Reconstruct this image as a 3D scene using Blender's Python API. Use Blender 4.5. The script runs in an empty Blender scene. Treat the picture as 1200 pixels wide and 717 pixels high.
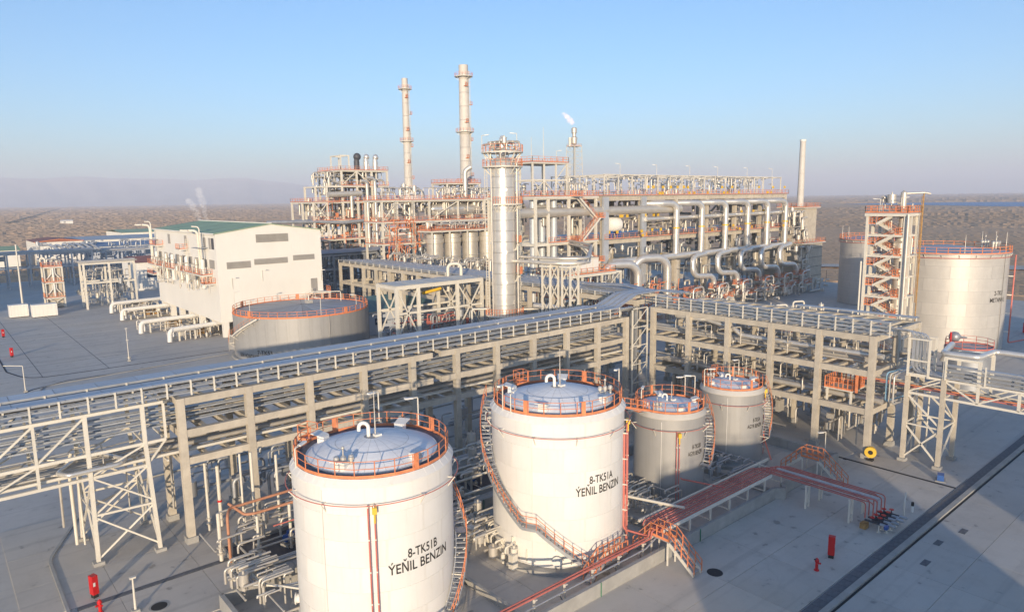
import bpy, math, random
from mathutils import Vector, Matrix
from math import sin, cos, pi, radians as rad
SC = bpy.context.scene
COL = SC.collection
rnd = random.Random(7)

# ---------------------------------------------------------------- camera
cam_d = bpy.data.cameras.new("camera")
cam = bpy.data.objects.new("camera", cam_d); COL.objects.link(cam); SC.camera = cam
FPX, PITCH, ROLL, YAW = 815.24, 0.152015, 0.014492, 0.865368
cam_d.sensor_width = 36.0; cam_d.lens = FPX / 1200 * 36.0
cam_d.clip_start = 0.5; cam_d.clip_end = 90000
_F = Vector((cos(YAW)*cos(PITCH), sin(YAW)*cos(PITCH), -sin(PITCH)))
_R = Vector((sin(YAW), -cos(YAW), 0)); _D = _F.cross(_R)
_r = cos(ROLL)*_R + sin(ROLL)*_D; _d = -sin(ROLL)*_R + cos(ROLL)*_D
cam.matrix_world = Matrix(((_r.x, -_d.x, -_F.x, 0), (_r.y, -_d.y, -_F.y, 0), (_r.z, -_d.z, -_F.z, 29.0), (0, 0, 0, 1)))

# ---------------------------------------------------------------- world, sun, exposure
SUN_EL, SUN_AZ = rad(8.2), rad(48.5)       # SUN_AZ: the direction (from +X, ccw) in which shadows fall
W = bpy.data.worlds.new("World"); SC.world = W; W.use_nodes = True
nt = W.node_tree; nt.nodes.clear()
sky = nt.nodes.new("ShaderNodeTexSky"); sky.sky_type = 'NISHITA'; sky.sun_disc = False
sky.sun_elevation = SUN_EL
# direction to the sun is SUN_AZ + 180 deg; Blender's sun_rotation is measured clockwise from +Y
sky.sun_rotation = (pi/2 - (SUN_AZ + pi)) % (2*pi)
sky.altitude = 200; sky.air_density = 1.0; sky.dust_density = 0.8; sky.ozone_density = 4.0
bg = nt.nodes.new("ShaderNodeBackground"); bg.inputs[1].default_value = 0.106
wo = nt.nodes.new("ShaderNodeOutputWorld")
nt.links.new(sky.outputs[0], bg.inputs[0]); nt.links.new(bg.outputs[0], wo.inputs[0])
sun_d = bpy.data.lights.new("sun", 'SUN'); sun_d.energy = 3.15; sun_d.angle = rad(0.55); sun_d.color = (1.0, 0.81, 0.58)
sun = bpy.data.objects.new("sun", sun_d); COL.objects.link(sun)
sd = Vector((cos(SUN_AZ)*cos(SUN_EL), sin(SUN_AZ)*cos(SUN_EL), -sin(SUN_EL)))
sun.rotation_euler = sd.to_track_quat('-Z', 'Y').to_euler()
SC.view_settings.view_transform = 'Standard'; SC.view_settings.look = 'None'
SC.view_settings.gamma = 1.0; SC.view_settings.use_curve_mapping = False
SC.view_settings.exposure = 1.3
try:
    SC.cycles.volume_bounces = 1; SC.cycles.max_bounces = 6
    SC.cycles.use_denoising = True
except Exception: pass

# ---------------------------------------------------------------- materials
MATS = {}
def mat(name, col, rough=0.6, metal=0.0, var=0.10, scale=0.6, bump=0.0, bscale=8.0, streak=0.0, rndv=0.06, dirt=None, spec=0.5):
    m = bpy.data.materials.new(name); m.use_nodes = True
    t = m.node_tree; t.nodes.clear(); N = t.nodes.new; L = t.links.new
    out = N("ShaderNodeOutputMaterial"); b = N("ShaderNodeBsdfPrincipled")
    L(b.outputs[0], out.inputs[0])
    tc = N("ShaderNodeTexCoord")
    no = N("ShaderNodeTexNoise"); no.inputs["Scale"].default_value = scale; no.inputs["Detail"].default_value = 6; no.inputs["Roughness"].default_value = 0.65
    L(tc.outputs["Object"], no.inputs["Vector"])
    base = [c for c in col] + [1]
    mx = N("ShaderNodeMix"); mx.data_type = 'RGBA'
    mx.inputs[6].default_value = [c*(1-var*1.6) for c in col] + [1]
    mx.inputs[7].default_value = [min(1, c*(1+var*0.8)) for c in col] + [1]
    mr = N("ShaderNodeMapRange"); mr.inputs[1].default_value = 0.3; mr.inputs[2].default_value = 0.7
    L(no.outputs[0], mr.inputs[0]); L(mr.outputs[0], mx.inputs[0])
    cur = mx.outputs[2]
    if streak:
        mp = N("ShaderNodeMapping"); mp.inputs["Scale"].default_value = (2.2, 2.2, 0.12)
        L(tc.outputs["Object"], mp.inputs[0])
        n2 = N("ShaderNodeTexNoise"); n2.inputs["Scale"].default_value = 1.5; n2.inputs["Detail"].default_value = 5
        L(mp.outputs[0], n2.inputs["Vector"])
        r2 = N("ShaderNodeMapRange"); r2.inputs[1].default_value = 0.52; r2.inputs[2].default_value = 0.8; r2.inputs[4].default_value = streak
        L(n2.outputs[0], r2.inputs[0])
        m2 = N("ShaderNodeMix"); m2.data_type = 'RGBA'; m2.inputs[7].default_value = (dirt or [c*0.55 for c in col]) + [1] if dirt is None else list(dirt) + [1]
        L(r2.outputs[0], m2.inputs[0]); L(cur, m2.inputs[6]); cur = m2.outputs[2]
    if rndv:
        oi = N("ShaderNodeObjectInfo"); r3 = N("ShaderNodeMapRange"); r3.inputs[3].default_value = 1-rndv; r3.inputs[4].default_value = 1+rndv
        L(oi.outputs["Random"], r3.inputs[0])
        vm = N("ShaderNodeVectorMath"); vm.operation = 'SCALE'
        L(cur, vm.inputs[0]); L(r3.outputs[0], vm.inputs["Scale"]); cur = vm.outputs[0]
    L(cur, b.inputs["Base Color"])
    b.inputs["Metallic"].default_value = metal
    b.inputs["Specular IOR Level"].default_value = spec
    rr = N("ShaderNodeMapRange"); rr.inputs[3].default_value = max(0.05, rough-0.1); rr.inputs[4].default_value = min(1, rough+0.1)
    L(no.outputs[0], rr.inputs[0]); L(rr.outputs[0], b.inputs["Roughness"])
    if bump:
        bn = N("ShaderNodeTexNoise"); bn.inputs["Scale"].default_value = bscale; bn.inputs["Detail"].default_value = 4
        L(tc.outputs["Object"], bn.inputs["Vector"])
        bp = N("ShaderNodeBump"); bp.inputs["Strength"].default_value = bump; bp.inputs["Distance"].default_value = 0.03
        L(bn.outputs[0], bp.inputs["Height"]); L(bp.outputs[0], b.inputs["Normal"])
    MATS[name] = m
    return m
mat("white_paint", (0.80, 0.775, 0.72), 0.55, var=0.045, scale=0.25, streak=0.34, dirt=(0.64, 0.57, 0.46), rndv=0.0, spec=0.3)
mat("shell_white", (0.80, 0.775, 0.72), 0.55, var=0.04, scale=0.3, streak=0.30, dirt=(0.64, 0.57, 0.46), rndv=0.022, spec=0.3)
mat("roof_paint", (0.90, 0.89, 0.87), 0.65, var=0.05, scale=0.8, rndv=0.05)
mat("stack_paint", (0.62, 0.58, 0.52), 0.6, var=0.06, streak=0.2)
mat("shoulder_paint", (0.56, 0.53, 0.48), 0.6, var=0.06)
mat("copper_pipe", (0.55, 0.26, 0.15), 0.6, var=0.15)
mat("white_steel", (0.73, 0.68, 0.575), 0.5, var=0.05, rndv=0.04)
mat("concrete", (0.55, 0.49, 0.395), 0.85, var=0.12, scale=0.9, bump=0.25, streak=0.25, dirt=(0.33, 0.29, 0.24), rndv=0.07)
mat("paving", (0.27, 0.265, 0.26), 0.85, var=0.10, scale=0.35, bump=0.3, bscale=12, rndv=0.05)
mat("kerb_concrete", (0.40, 0.385, 0.35), 0.85, var=0.12, scale=0.8, bump=0.3)
mat("dark_grate", (0.15, 0.155, 0.165), 0.8, var=0.2, scale=3)
mat("clad", (0.40, 0.39, 0.37), 0.55, metal=0.2, var=0.05, scale=0.4, streak=0.35, dirt=(0.27, 0.255, 0.225), rndv=0.03)
mat("galv", (0.50, 0.515, 0.53), 0.5, metal=0.55, var=0.10, scale=1.2, rndv=0.08)
mat("galv_cover", (0.56, 0.58, 0.60), 0.55, metal=0.4, var=0.08, scale=1.0, rndv=0.08)
mat("silver", (0.78, 0.745, 0.68), 0.33, metal=0.6, var=0.05, scale=1.0, rndv=0.05)
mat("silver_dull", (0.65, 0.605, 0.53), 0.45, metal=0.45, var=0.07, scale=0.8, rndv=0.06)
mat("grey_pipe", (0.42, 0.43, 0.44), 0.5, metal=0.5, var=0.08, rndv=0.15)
mat("orange", (0.80, 0.28, 0.125), 0.65, var=0.18, scale=1.5, rndv=0.10)
mat("red_pipe", (0.62, 0.19, 0.15), 0.65, var=0.16, rndv=0.10)
mat("fire_red", (0.62, 0.02, 0.02), 0.4, var=0.06)
mat("yellow", (0.80, 0.50, 0.05), 0.5, var=0.06)
mat("blue_paint", (0.04, 0.12, 0.36), 0.45, var=0.08)
mat("pale_blue", (0.30, 0.50, 0.62), 0.5, var=0.08)
mat("green_paint", (0.05, 0.22, 0.13), 0.5, var=0.08)
mat("black", (0.03, 0.03, 0.03), 0.7, var=0.1)
mat("dark_steel", (0.10, 0.10, 0.11), 0.6, metal=0.3, var=0.15)
mat("green_roof", (0.33, 0.45, 0.28), 0.7, var=0.10, scale=0.2)
mat("teal_roof", (0.12, 0.23, 0.25), 0.6, var=0.08)
mat("blue_roof", (0.20, 0.27, 0.38), 0.55, var=0.1, scale=0.4)
mat("red_roof", (0.34, 0.14, 0.10), 0.7, var=0.1)
mat("wall_white", (0.80, 0.77, 0.70), 0.65, var=0.03, scale=0.15, rndv=0.02, streak=0.1, dirt=(0.62, 0.58, 0.5))
mat("wall_blue", (0.50, 0.53, 0.57), 0.65, var=0.04, scale=0.3)
mat("louver", (0.36, 0.34, 0.31), 0.6, var=0.1)
mat("glass", (0.06, 0.09, 0.14), 0.12, var=0.1, spec=0.8)
mat("text_black", (0.025, 0.022, 0.02), 0.7, var=0.05, rndv=0)
mat("rust_yellow", (0.46, 0.27, 0.10), 0.7, var=0.3, scale=2)
mat("plate", (0.58, 0.55, 0.50), 0.5, metal=0.22, var=0.06, scale=0.5, streak=0.22, dirt=(0.44, 0.38, 0.28), rndv=0.04)

# ---------------------------------------------------------------- mesh helpers
WL = {}                                    # world position of every thing's base
def V3(p): return Vector(p)
class MB:
    def __init__(s): s.v = []; s.f = []; s.sm = []
    def quad(s, a, b, c, d):
        i = len(s.v); s.v += [tuple(a), tuple(b), tuple(c), tuple(d)]; s.f.append((i, i+1, i+2, i+3)); s.sm.append(False); return s
    def poly(s, pts):
        i = len(s.v); s.v += [tuple(p) for p in pts]; s.f.append(tuple(range(i, i+len(pts)))); s.sm.append(False); return s
    def box(s, c, size, rz=0.0):
        hx, hy, hz = size[0]/2, size[1]/2, size[2]/2; i = len(s.v); ca, sa = cos(rz), sin(rz)
        for dz in (-hz, hz):
            for dx, dy in ((-hx, -hy), (hx, -hy), (hx, hy), (-hx, hy)):
                s.v.append((c[0]+dx*ca-dy*sa, c[1]+dx*sa+dy*ca, c[2]+dz))
        for q in ((0,3,2,1), (4,5,6,7), (0,1,5,4), (1,2,6,5), (2,3,7,6), (3,0,4,7)):
            s.f.append(tuple(i+k for k in q)); s.sm.append(False)
        return s
    def b2(s, x0, x1, y0, y1, z0, z1):
        return s.box(((x0+x1)/2, (y0+y1)/2, (z0+z1)/2), (abs(x1-x0), abs(y1-y0), abs(z1-z0)))
    def bar(s, p, q, w, h=None):
        p, q = V3(p), V3(q); h = h or w; d = q-p
        if d.length < 1e-6: return s
        d.normalize(); up = Vector((0, 0, 1)) if abs(d.z) < 0.95 else Vector((1, 0, 0))
        a = d.cross(up).normalized(); b = a.cross(d).normalized(); a *= w/2; b *= h/2; i = len(s.v)
        for o in (p, q): s.v += [tuple(o-a-b), tuple(o+a-b), tuple(o+a+b), tuple(o-a+b)]
        for k in ((0,1,2,3), (7,6,5,4), (0,4,5,1), (1,5,6,2), (2,6,7,3), (3,7,4,0)):
            s.f.append(tuple(i+j for j in k)); s.sm.append(False)
        return s
    def tube(s, pts, r, n=8, closed=False, cap=True):
        pts = [V3(p) for p in pts]; m = len(pts); i0 = len(s.v)
        rs = r if isinstance(r, (list, tuple)) else [r]*m
        T = []
        for k in range(m):
            a = pts[(k-1) % m] if (closed or k > 0) else pts[k]
            b = pts[(k+1) % m] if (closed or k < m-1) else pts[k]
            T.append((b-a).normalized())
        up = Vector((0, 0, 1)) if abs(T[0].z) < 0.9 else Vector((1, 0, 0))
        u = T[0].cross(up).normalized()
        for k in range(m):
            u = (u - T[k]*u.dot(T[k])).normalized(); w = T[k].cross(u)
            for j in range(n):
                a = 2*pi*j/n; s.v.append(tuple(pts[k] + (u*cos(a)+w*sin(a))*rs[k]))
        for k in range(m if closed else m-1):
            for j in range(n):
                a = i0+k*n+j; b = i0+k*n+(j+1) % n; k2 = (k+1) % m
                c = i0+k2*n+(j+1) % n; d = i0+k2*n+j
                s.f.append((a, b, c, d)); s.sm.append(True)
        if cap and not closed:
            for k, rev in ((0, True), (m-1, False)):
                i = len(s.v); s.v += [s.v[i0+k*n+j] for j in range(n)]
                q = tuple(range(i, i+n)); s.f.append(q[::-1] if rev else q); s.sm.append(False)
        return s
    def pipe(s, pts, r, er=None, n=8, k=4):
        return s.tube(fillet(pts, er or r*2.6, k), r, n)
    def lathe(s, prof, c=(0,0,0), n=32, a0=0.0, a1=2*pi, smooth=True, sharp=True):
        full = abs(a1-a0-2*pi) < 1e-6; m = n if full else n+1
        segs = [(prof[k], prof[k+1]) for k in range(len(prof)-1)] if sharp else None
        def ring(p):
            i = len(s.v)
            for j in range(m):
                a = a0+(a1-a0)*j/n; s.v.append((c[0]+p[0]*cos(a), c[1]+p[0]*sin(a), c[2]+p[1]))
            return i
        if sharp:
            for p, q in segs:
                i = ring(p); k = ring(q)
                for j in range(n):
                    j2 = (j+1) % m; s.f.append((i+j, i+j2, k+j2, k+j)); s.sm.append(smooth)
        else:
            R = [ring(p) for p in prof]
            for i, k in zip(R, R[1:]):
                for j in range(n):
                    j2 = (j+1) % m; s.f.append((i+j, i+j2, k+j2, k+j)); s.sm.append(smooth)
        return s
    def cyl(s, p, q, r, n=12, r2=None): return s.tube([p, q], [r, r if r2 is None else r2], n)
    def sphere(s, c, r, n=10, sz=1.0):
        m = max(3, n//2); pr = [(max(1e-4, r*sin(pi*k/m)), -r*sz*cos(pi*k/m)) for k in range(m+1)]
        return s.lathe(pr, c, n, sharp=False)
    def add(s, o, dx=0, dy=0, dz=0):
        i = len(s.v); s.v += [(a+dx, b+dy, c+dz) for a, b, c in o.v]; s.f += [tuple(i+k for k in f) for f in o.f]; s.sm += o.sm; return s
    def mesh(s, name, m, off=(0,0,0)):
        me = bpy.data.meshes.new(name)
        me.from_pydata([(x-off[0], y-off[1], z-off[2]) for x, y, z in s.v], [], s.f)
        me.polygons.foreach_set("use_smooth", s.sm)
        me.materials.append(MATS[m] if isinstance(m, str) else m); me.update()
        return me
    def build(s, name, m, parent=None, label=None, cat=None, group=None, kind=None, loc=None):
        """world coordinates in; one mesh object out, child of parent (or top level with its origin at loc)"""
        if parent is not None: off = WL[parent.name]
        else: off = tuple(loc) if loc else base_of(s.v)
        o = bpy.data.objects.new(name, s.mesh(name, m, off)); COL.objects.link(o)
        if parent is not None: o.parent = parent
        else: o.location = off
        WL[o.name] = off
        if label: o['label'] = label
        if cat: o['category'] = cat
        if group: o['group'] = group
        if kind: o['kind'] = kind
        return o
def base_of(v):
    xs = [p[0] for p in v]; ys = [p[1] for p in v]; zs = [p[2] for p in v]
    return ((min(xs)+max(xs))/2, (min(ys)+max(ys))/2, min(zs))
def fillet(pts, er, k=4):
    pts = [V3(p) for p in pts]; out = [pts[0]]
    for a, b, c in zip(pts, pts[1:], pts[2:]):
        u = (a-b); v = (c-b); lu, lv = u.length, v.length
        if lu < 1e-6 or lv < 1e-6: continue
        u.normalize(); v.normalize(); ang = u.angle(v)
        if ang > pi-0.02: out.append(b); continue
        t = min(er/math.tan(ang/2), lu*0.49, lv*0.49); rr = t*math.tan(ang/2)
        p0 = b+u*t; p1 = b+v*t; ctr = b+(u+v).normalized()*(rr/sin(ang/2))
        e0 = p0-ctr; e1 = p1-ctr; w = e0.angle(e1)
        for j in range(k+1):
            f = j/k; out.append(ctr+(e0*sin((1-f)*w)+e1*sin(f*w))/sin(w))
    out.append(pts[-1]); return out
def thing(name, label, cat, loc, group=None):
    o = bpy.data.objects.new(name, None); COL.objects.link(o); o.location = loc
    o.empty_display_size = 0.5
    WL[o.name] = tuple(loc); o['label'] = label; o['category'] = cat
    if group: o['group'] = group
    return o
def inst(name, me, parent, loc, rz=0.0, label=None):
    """a piece sharing mesh data; loc in world coordinates"""
    o = bpy.data.objects.new(name, me); COL.objects.link(o); o.parent = parent
    w = WL[parent.name]; o.location = (loc[0]-w[0], loc[1]-w[1], loc[2]-w[2]); o.rotation_euler = (0, 0, rz)
    WL[o.name] = w
    return o
_mc = {}
def beam_mesh(name, m, size):
    k = (name, m, tuple(round(x, 3) for x in size))
    if k not in _mc: _mc[k] = MB().box((0, 0, 0), size).mesh(name, m)
    return _mc[k]
def piece(name, m, parent, c, size, rz=0.0): return inst(name, beam_mesh(name, m, size), parent, c, rz)
def barpiece(name, m, parent, p, q, w, h=None): return MB().bar(p, q, w, h).build(name, m, parent)
def copy_tree(root, loc, label, group=None):
    kids = {}
    for o in [root]+list(root.children_recursive):
        c = o.copy(); COL.objects.link(c); kids[o] = c
        if o is root: c.location = loc; c['label'] = label
        else: c.parent = kids[o.parent]
    r = kids[root]; WL[r.name] = tuple(loc)
    if group: r['group'] = group
    return r
def rail(parent, pts, h=1.1, sp=1.5, m="orange", closed=False, r=0.035, single=True, toe=True, n=5, base=0.0):
    """handrail along pts (at deck level): rails, toe board and posts"""
    P = [V3(p) for p in pts]; R = MB(); Q = MB()
    segs = list(zip(P, P[1:]))+([(P[-1], P[0])] if closed else [])
    up = Vector((0, 0, 1)); posts = []
    for a, b in segs:
        L = (b-a).length; k = max(1, round(L/sp))
        for j in range(k): posts.append(a+(b-a)*(j/k))
        for z in (h, h*0.55): R.bar(a+up*z, b+up*z, r*1.5)
        if toe: R.bar(a+up*(0.1+base), b+up*(0.1+base), 0.03, 0.2)
    if not closed: posts.append(P[-1])
    if single:
        for p in posts: R.bar(p, p+up*h, r*2)
        return R.build("handrail", m, parent)
    R.build("handrail", m, parent)
    me = beam_mesh("rail_post", m, (r*2, r*2, h))
    for p in posts: inst("rail_post", me, parent, (p.x, p.y, p.z+h/2))
def setting(o): o['kind'] = 'structure'; return o
# ---------------------------------------------------------------- materials of the land
def land_mat():
    m = bpy.data.materials.new("desert"); m.use_nodes = True; t = m.node_tree; N = t.nodes.new; L = t.links.new
    b = t.nodes["Principled BSDF"]; b.inputs["Roughness"].default_value = 0.95; b.inputs["Specular IOR Level"].default_value = 0.1
    ge = N("ShaderNodeNewGeometry")
    def noise(sc, d=6, rough=0.6):
        n = N("ShaderNodeTexNoise"); n.inputs["Scale"].default_value = sc; n.inputs["Detail"].default_value = d; n.inputs["Roughness"].default_value = rough
        L(ge.outputs["Position"], n.inputs["Vector"]); return n.outputs[0]
    def mr(v, a, c):
        r = N("ShaderNodeMapRange"); r.inputs[1].default_value = a; r.inputs[2].default_value = c; L(v, r.inputs[0]); return r.outputs[0]
    def mix(f, a, c):
        x = N("ShaderNodeMix"); x.data_type = 'RGBA'; L(f, x.inputs[0])
        for i, q in ((6, a), (7, c)):
            if isinstance(q, tuple): x.inputs[i].default_value = q+(1,)
            else: L(q, x.inputs[i])
        return x.outputs[2]
    c = mix(mr(noise(0.0022), 0.35, 0.65), (0.60, 0.405, 0.245), (0.69, 0.48, 0.31))
    # denser scrub in broad drifts, and a greener belt
    drift = mr(noise(0.0035, 5), 0.42, 0.62)
    speck = mr(noise(0.055, 4, 0.7), 0.50, 0.60)
    mu = N("ShaderNodeMath"); mu.operation = 'MULTIPLY'; L(drift, mu.inputs[0]); L(speck, mu.inputs[1])
    c = mix(mu.outputs[0], c, (0.44, 0.30, 0.18))
    g = mr(noise(0.0011, 3), 0.58, 0.70)
    mu2 = N("ShaderNodeMath"); mu2.operation = 'MULTIPLY'; L(g, mu2.inputs[0]); mu2.inputs[1].default_value = 0.55
    c = mix(mu2.outputs[0], c, (0.24, 0.22, 0.13))
    c2 = mix(mr(noise(0.35, 5), 0.4, 0.62), c, (0.47, 0.32, 0.20))
    x = N("ShaderNodeMix"); x.data_type = 'RGBA'; x.inputs[0].default_value = 0.35; L(c, x.inputs[6]); L(c2, x.inputs[7])
    L(x.outputs[2], b.inputs["Base Color"])
    bp = N("ShaderNodeBump"); bp.inputs["Strength"].default_value = 0.25; bp.inputs["Distance"].default_value = 0.25
    L(noise(0.09, 5), bp.inputs["Height"]); L(bp.outputs[0], b.inputs["Normal"])
    MATS["desert"] = m
def paving_mat(name, lo, hi, stain):
    m = bpy.data.materials.new(name); m.use_nodes = True; t = m.node_tree; N = t.nodes.new; L = t.links.new
    b = t.nodes["Principled BSDF"]; b.inputs["Specular IOR Level"].default_value = 0.25
    ge = N("ShaderNodeNewGeometry")
    def noise(sc, d=6, rough=0.6):
        n = N("ShaderNodeTexNoise"); n.inputs["Scale"].default_value = sc; n.inputs["Detail"].default_value = d; n.inputs["Roughness"].default_value = rough
        L(ge.outputs["Position"], n.inputs["Vector"]); return n.outputs[0]
    def mr(v, a, c, hi=1.0):
        r = N("ShaderNodeMapRange"); r.inputs[1].default_value = a; r.inputs[2].default_value = c; r.inputs[4].default_value = hi; L(v, r.inputs[0]); return r.outputs[0]
    def mix(f, a, c):
        x = N("ShaderNodeMix"); x.data_type = 'RGBA'; L(f, x.inputs[0])
        for i, q in ((6, a), (7, c)):
            if isinstance(q, tuple): x.inputs[i].default_value = q+(1,)
            else: L(q, x.inputs[i])
        return x.outputs[2]
    c = mix(mr(noise(0.10), 0.3, 0.7), lo, hi)
    c = mix(mr(noise(0.45, 8, 0.7), 0.48, 0.75, 0.55), c, stain)
    c = mix(mr(noise(9.0, 4, 0.7), 0.55, 0.8, 0.35), c, tuple(v*1.35 for v in hi))
    c = mix(mr(noise(0.028, 4, 0.6), 0.45, 0.7, 0.6), c, (hi[0]*1.12, hi[1]*1.02, hi[2]*0.88))
    c = mix(mr(noise(0.9, 3, 0.5), 0.66, 0.72, 0.6), c, tuple(v*0.62 for v in stain))
    mp = N("ShaderNodeMapping"); mp.inputs["Scale"].default_value = (0.018, 0.9, 1); L(ge.outputs["Position"], mp.inputs[0])
    nt_ = N("ShaderNodeTexNoise"); nt_.inputs["Scale"].default_value = 1.0; nt_.inputs["Detail"].default_value = 5; L(mp.outputs[0], nt_.inputs["Vector"])
    c = mix(mr(nt_.outputs[0], 0.55, 0.72, 0.45), c, tuple(v*0.85 for v in stain))
    vo = N("ShaderNodeTexVoronoi"); vo.feature = 'DISTANCE_TO_EDGE'; vo.inputs["Scale"].default_value = 0.16; vo.inputs["Randomness"].default_value = 1.0
    wv = N("ShaderNodeVectorMath"); wv.operation = 'MULTIPLY_ADD'; nw = N("ShaderNodeTexNoise"); nw.inputs["Scale"].default_value = 0.9; L(ge.outputs["Position"], nw.inputs["Vector"])
    L(nw.outputs[1], wv.inputs[0]); wv.inputs[1].default_value = (1.6, 1.6, 0); L(ge.outputs["Position"], wv.inputs[2]); L(wv.outputs[0], vo.inputs["Vector"])
    ck = N("ShaderNodeMapRange"); ck.inputs[1].default_value = 0.0; ck.inputs[2].default_value = 0.006; ck.inputs[3].default_value = 0.10; ck.inputs[4].default_value = 0.0; L(vo.outputs["Distance"], ck.inputs[0])
    c = mix(ck.outputs[0], c, tuple(v*0.55 for v in stain))
    oi = N("ShaderNodeObjectInfo"); r3 = N("ShaderNodeMapRange"); r3.inputs[3].default_value = 0.94; r3.inputs[4].default_value = 1.06
    L(oi.outputs["Random"], r3.inputs[0]); vm = N("ShaderNodeVectorMath"); vm.operation = 'SCALE'
    L(c, vm.inputs[0]); L(r3.outputs[0], vm.inputs["Scale"]); L(vm.outputs[0], b.inputs["Base Color"])
    rr = N("ShaderNodeMapRange"); rr.inputs[3].default_value = 0.68; rr.inputs[4].default_value = 0.92; L(noise(0.8), rr.inputs[0]); L(rr.outputs[0], b.inputs["Roughness"])
    bp = N("ShaderNodeBump"); bp.inputs["Strength"].default_value = 0.25; bp.inputs["Distance"].default_value = 0.02
    L(noise(6.0, 5), bp.inputs["Height"]); L(bp.outputs[0], b.inputs["Normal"])
    MATS[name] = m
land_mat()
paving_mat("apron", (0.48, 0.445, 0.39), (0.58, 0.54, 0.48), (0.36, 0.33, 0.29))
paving_mat("road", (0.45, 0.43, 0.395), (0.54, 0.52, 0.48), (0.33, 0.315, 0.295))
mw = bpy.data.materials.new("water"); mw.use_nodes = True
_b = mw.node_tree.nodes["Principled BSDF"]; _b.inputs["Base Color"].default_value = (0.04, 0.20, 0.42, 1); _b.inputs["Roughness"].default_value = 0.45; _b.inputs["Specular IOR Level"].default_value = 0.15
_n = mw.node_tree.nodes.new("ShaderNodeTexNoise"); _n.inputs["Scale"].default_value = 0.4
_p = mw.node_tree.nodes.new("ShaderNodeBump"); _p.inputs["Strength"].default_value = 0.25
mw.node_tree.links.new(_n.outputs[0], _p.inputs["Height"]); mw.node_tree.links.new(_p.outputs[0], _b.inputs["Normal"]); MATS["water"] = mw
mat("mountain_rock", (0.50, 0.48, 0.46), 0.95, var=0.15, scale=0.003, rndv=0)
mat("scrub", (0.22, 0.19, 0.125), 0.95, var=0.2, scale=0.02, rndv=0)

def frustum(x, y, z=0.0, mg=60):
    q = Vector((x, y, z-29.0)); d = q.dot(_F)
    if d < 1: return False
    px = 600+FPX*q.dot(_r)/d; py = 358.5+FPX*q.dot(_d)/d
    return -mg < px < 1200+mg and -mg < py < 717+mg

# ---------------------------------------------------------------- land
S = 24000
setting(MB().quad((-S, -S, -0.4), (S, -S, -0.4), (S, S, -0.4), (-S, S, -0.4)).build("ground", "desert", loc=(0, 0, -0.4)))
# mountains along the left horizon
b = MB(); rows = []
for k in range(61):
    az = rad(57+k*1.0); h = 430+12*math.sin(k*0.21+1.2)+10*math.sin(k*0.63)+9*math.sin(k*1.31+2)+rnd.uniform(-8, 8)
    h *= min(1, (k+1)/14) if k < 14 else 1
    rows.append([(11500*cos(az), 11500*sin(az), -2), (12300*cos(az), 12300*sin(az), h*0.45*rnd.uniform(0.85, 1.15)), (13500*cos(az), 13500*sin(az), h*1.1), (16000*cos(az), 16000*sin(az), -2)])
for a, c in zip(rows, rows[1:]):
    for i in range(3): b.quad(a[i], c[i], c[i+1], a[i+1])
setting(b.build("mountain_range", "mountain_rock", loc=(0, 0, 0)))
# pond with sandy rim, far right
pts = [(2120, 960), (2000, 720), (1830, 560), (1700, 410), (1640, 300), (1900, 250), (2350, 430), (2480, 640), (2440, 800), (2330, 930)]
setting(MB().poly([(x, y, -0.1) for x, y in pts]).build("pond", "water", loc=(0, 0, 0.02)))
# scrub bushes and low sand hummocks, counted by nobody: real relief, so the low sun lights their near sides
def mound(b, x, y, r, h, m=5):
    i = len(b.v); rot = rnd.random()*6
    for k in range(m):
        a = 2*pi*k/m+rot; q = r*rnd.uniform(0.75, 1.2); b.v.append((x+q*cos(a), y+q*sin(a), -0.5))
    b.v.append((x+rnd.uniform(-.25, .25)*r, y+rnd.uniform(-.25, .25)*r, h))
    for k in range(m): b.f.append((i+k, i+(k+1) % m, i+m)); b.sm.append(m > 6)
import numpy as np
rg = np.random.default_rng(5); NR, NA = 430, 420
dd = 225*np.exp(np.linspace(0, 1, NR)**1.0*3.9)[:, None]; aa = np.radians(np.linspace(8, 92, NA))[None, :]
dj = dd*(1+rg.uniform(-.002, .002, (NR, NA))); X_ = dj*np.cos(aa); Y_ = dj*np.sin(aa)
calm = np.where((dd < 700) & (Y_ < 0.75*X_), 0.45, 1.0)
hz_ = dd*(0.0010*calm*rg.uniform(-1, 1, (NR, NA))+0.0005*np.sin(X_*.021+Y_*.013)*np.sin(X_*.008-Y_*.017))
du = np.clip(1-np.abs((X_-0.25*Y_-1000)/330), 0, 1)*np.clip(1-np.abs((Y_-420)/330), 0, 1)
hz_ += du*(1.0*np.sin(X_*.03+1.9*np.sin(Y_*.021))+1.0+0.9*rg.uniform(-1, 1, (NR, NA)))
Z_ = -0.3+hz_+0.0009*dd
inside = ((X_ < 236) & (Y_ < 336)); Z_ = np.where(inside, -0.9, Z_)
wet = ((X_-2080)/520)**2+((Y_-640)/470)**2 < 1.1; Z_ = np.where(wet, -0.9, Z_)
me = bpy.data.meshes.new("desert_terrain"); ii = np.arange((NR-1)*NA).reshape(NR-1, NA)[:, :-1].ravel()
me.from_pydata(np.stack([X_, Y_, Z_], -1).reshape(-1, 3).tolist(), [], np.stack([ii, ii+NA, ii+NA+1, ii+1], -1).tolist())
me.materials.append(MATS["desert"]); o = bpy.data.objects.new("desert_terrain", me); COL.objects.link(o); setting(o)
bs = MB(); n = 0
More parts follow.
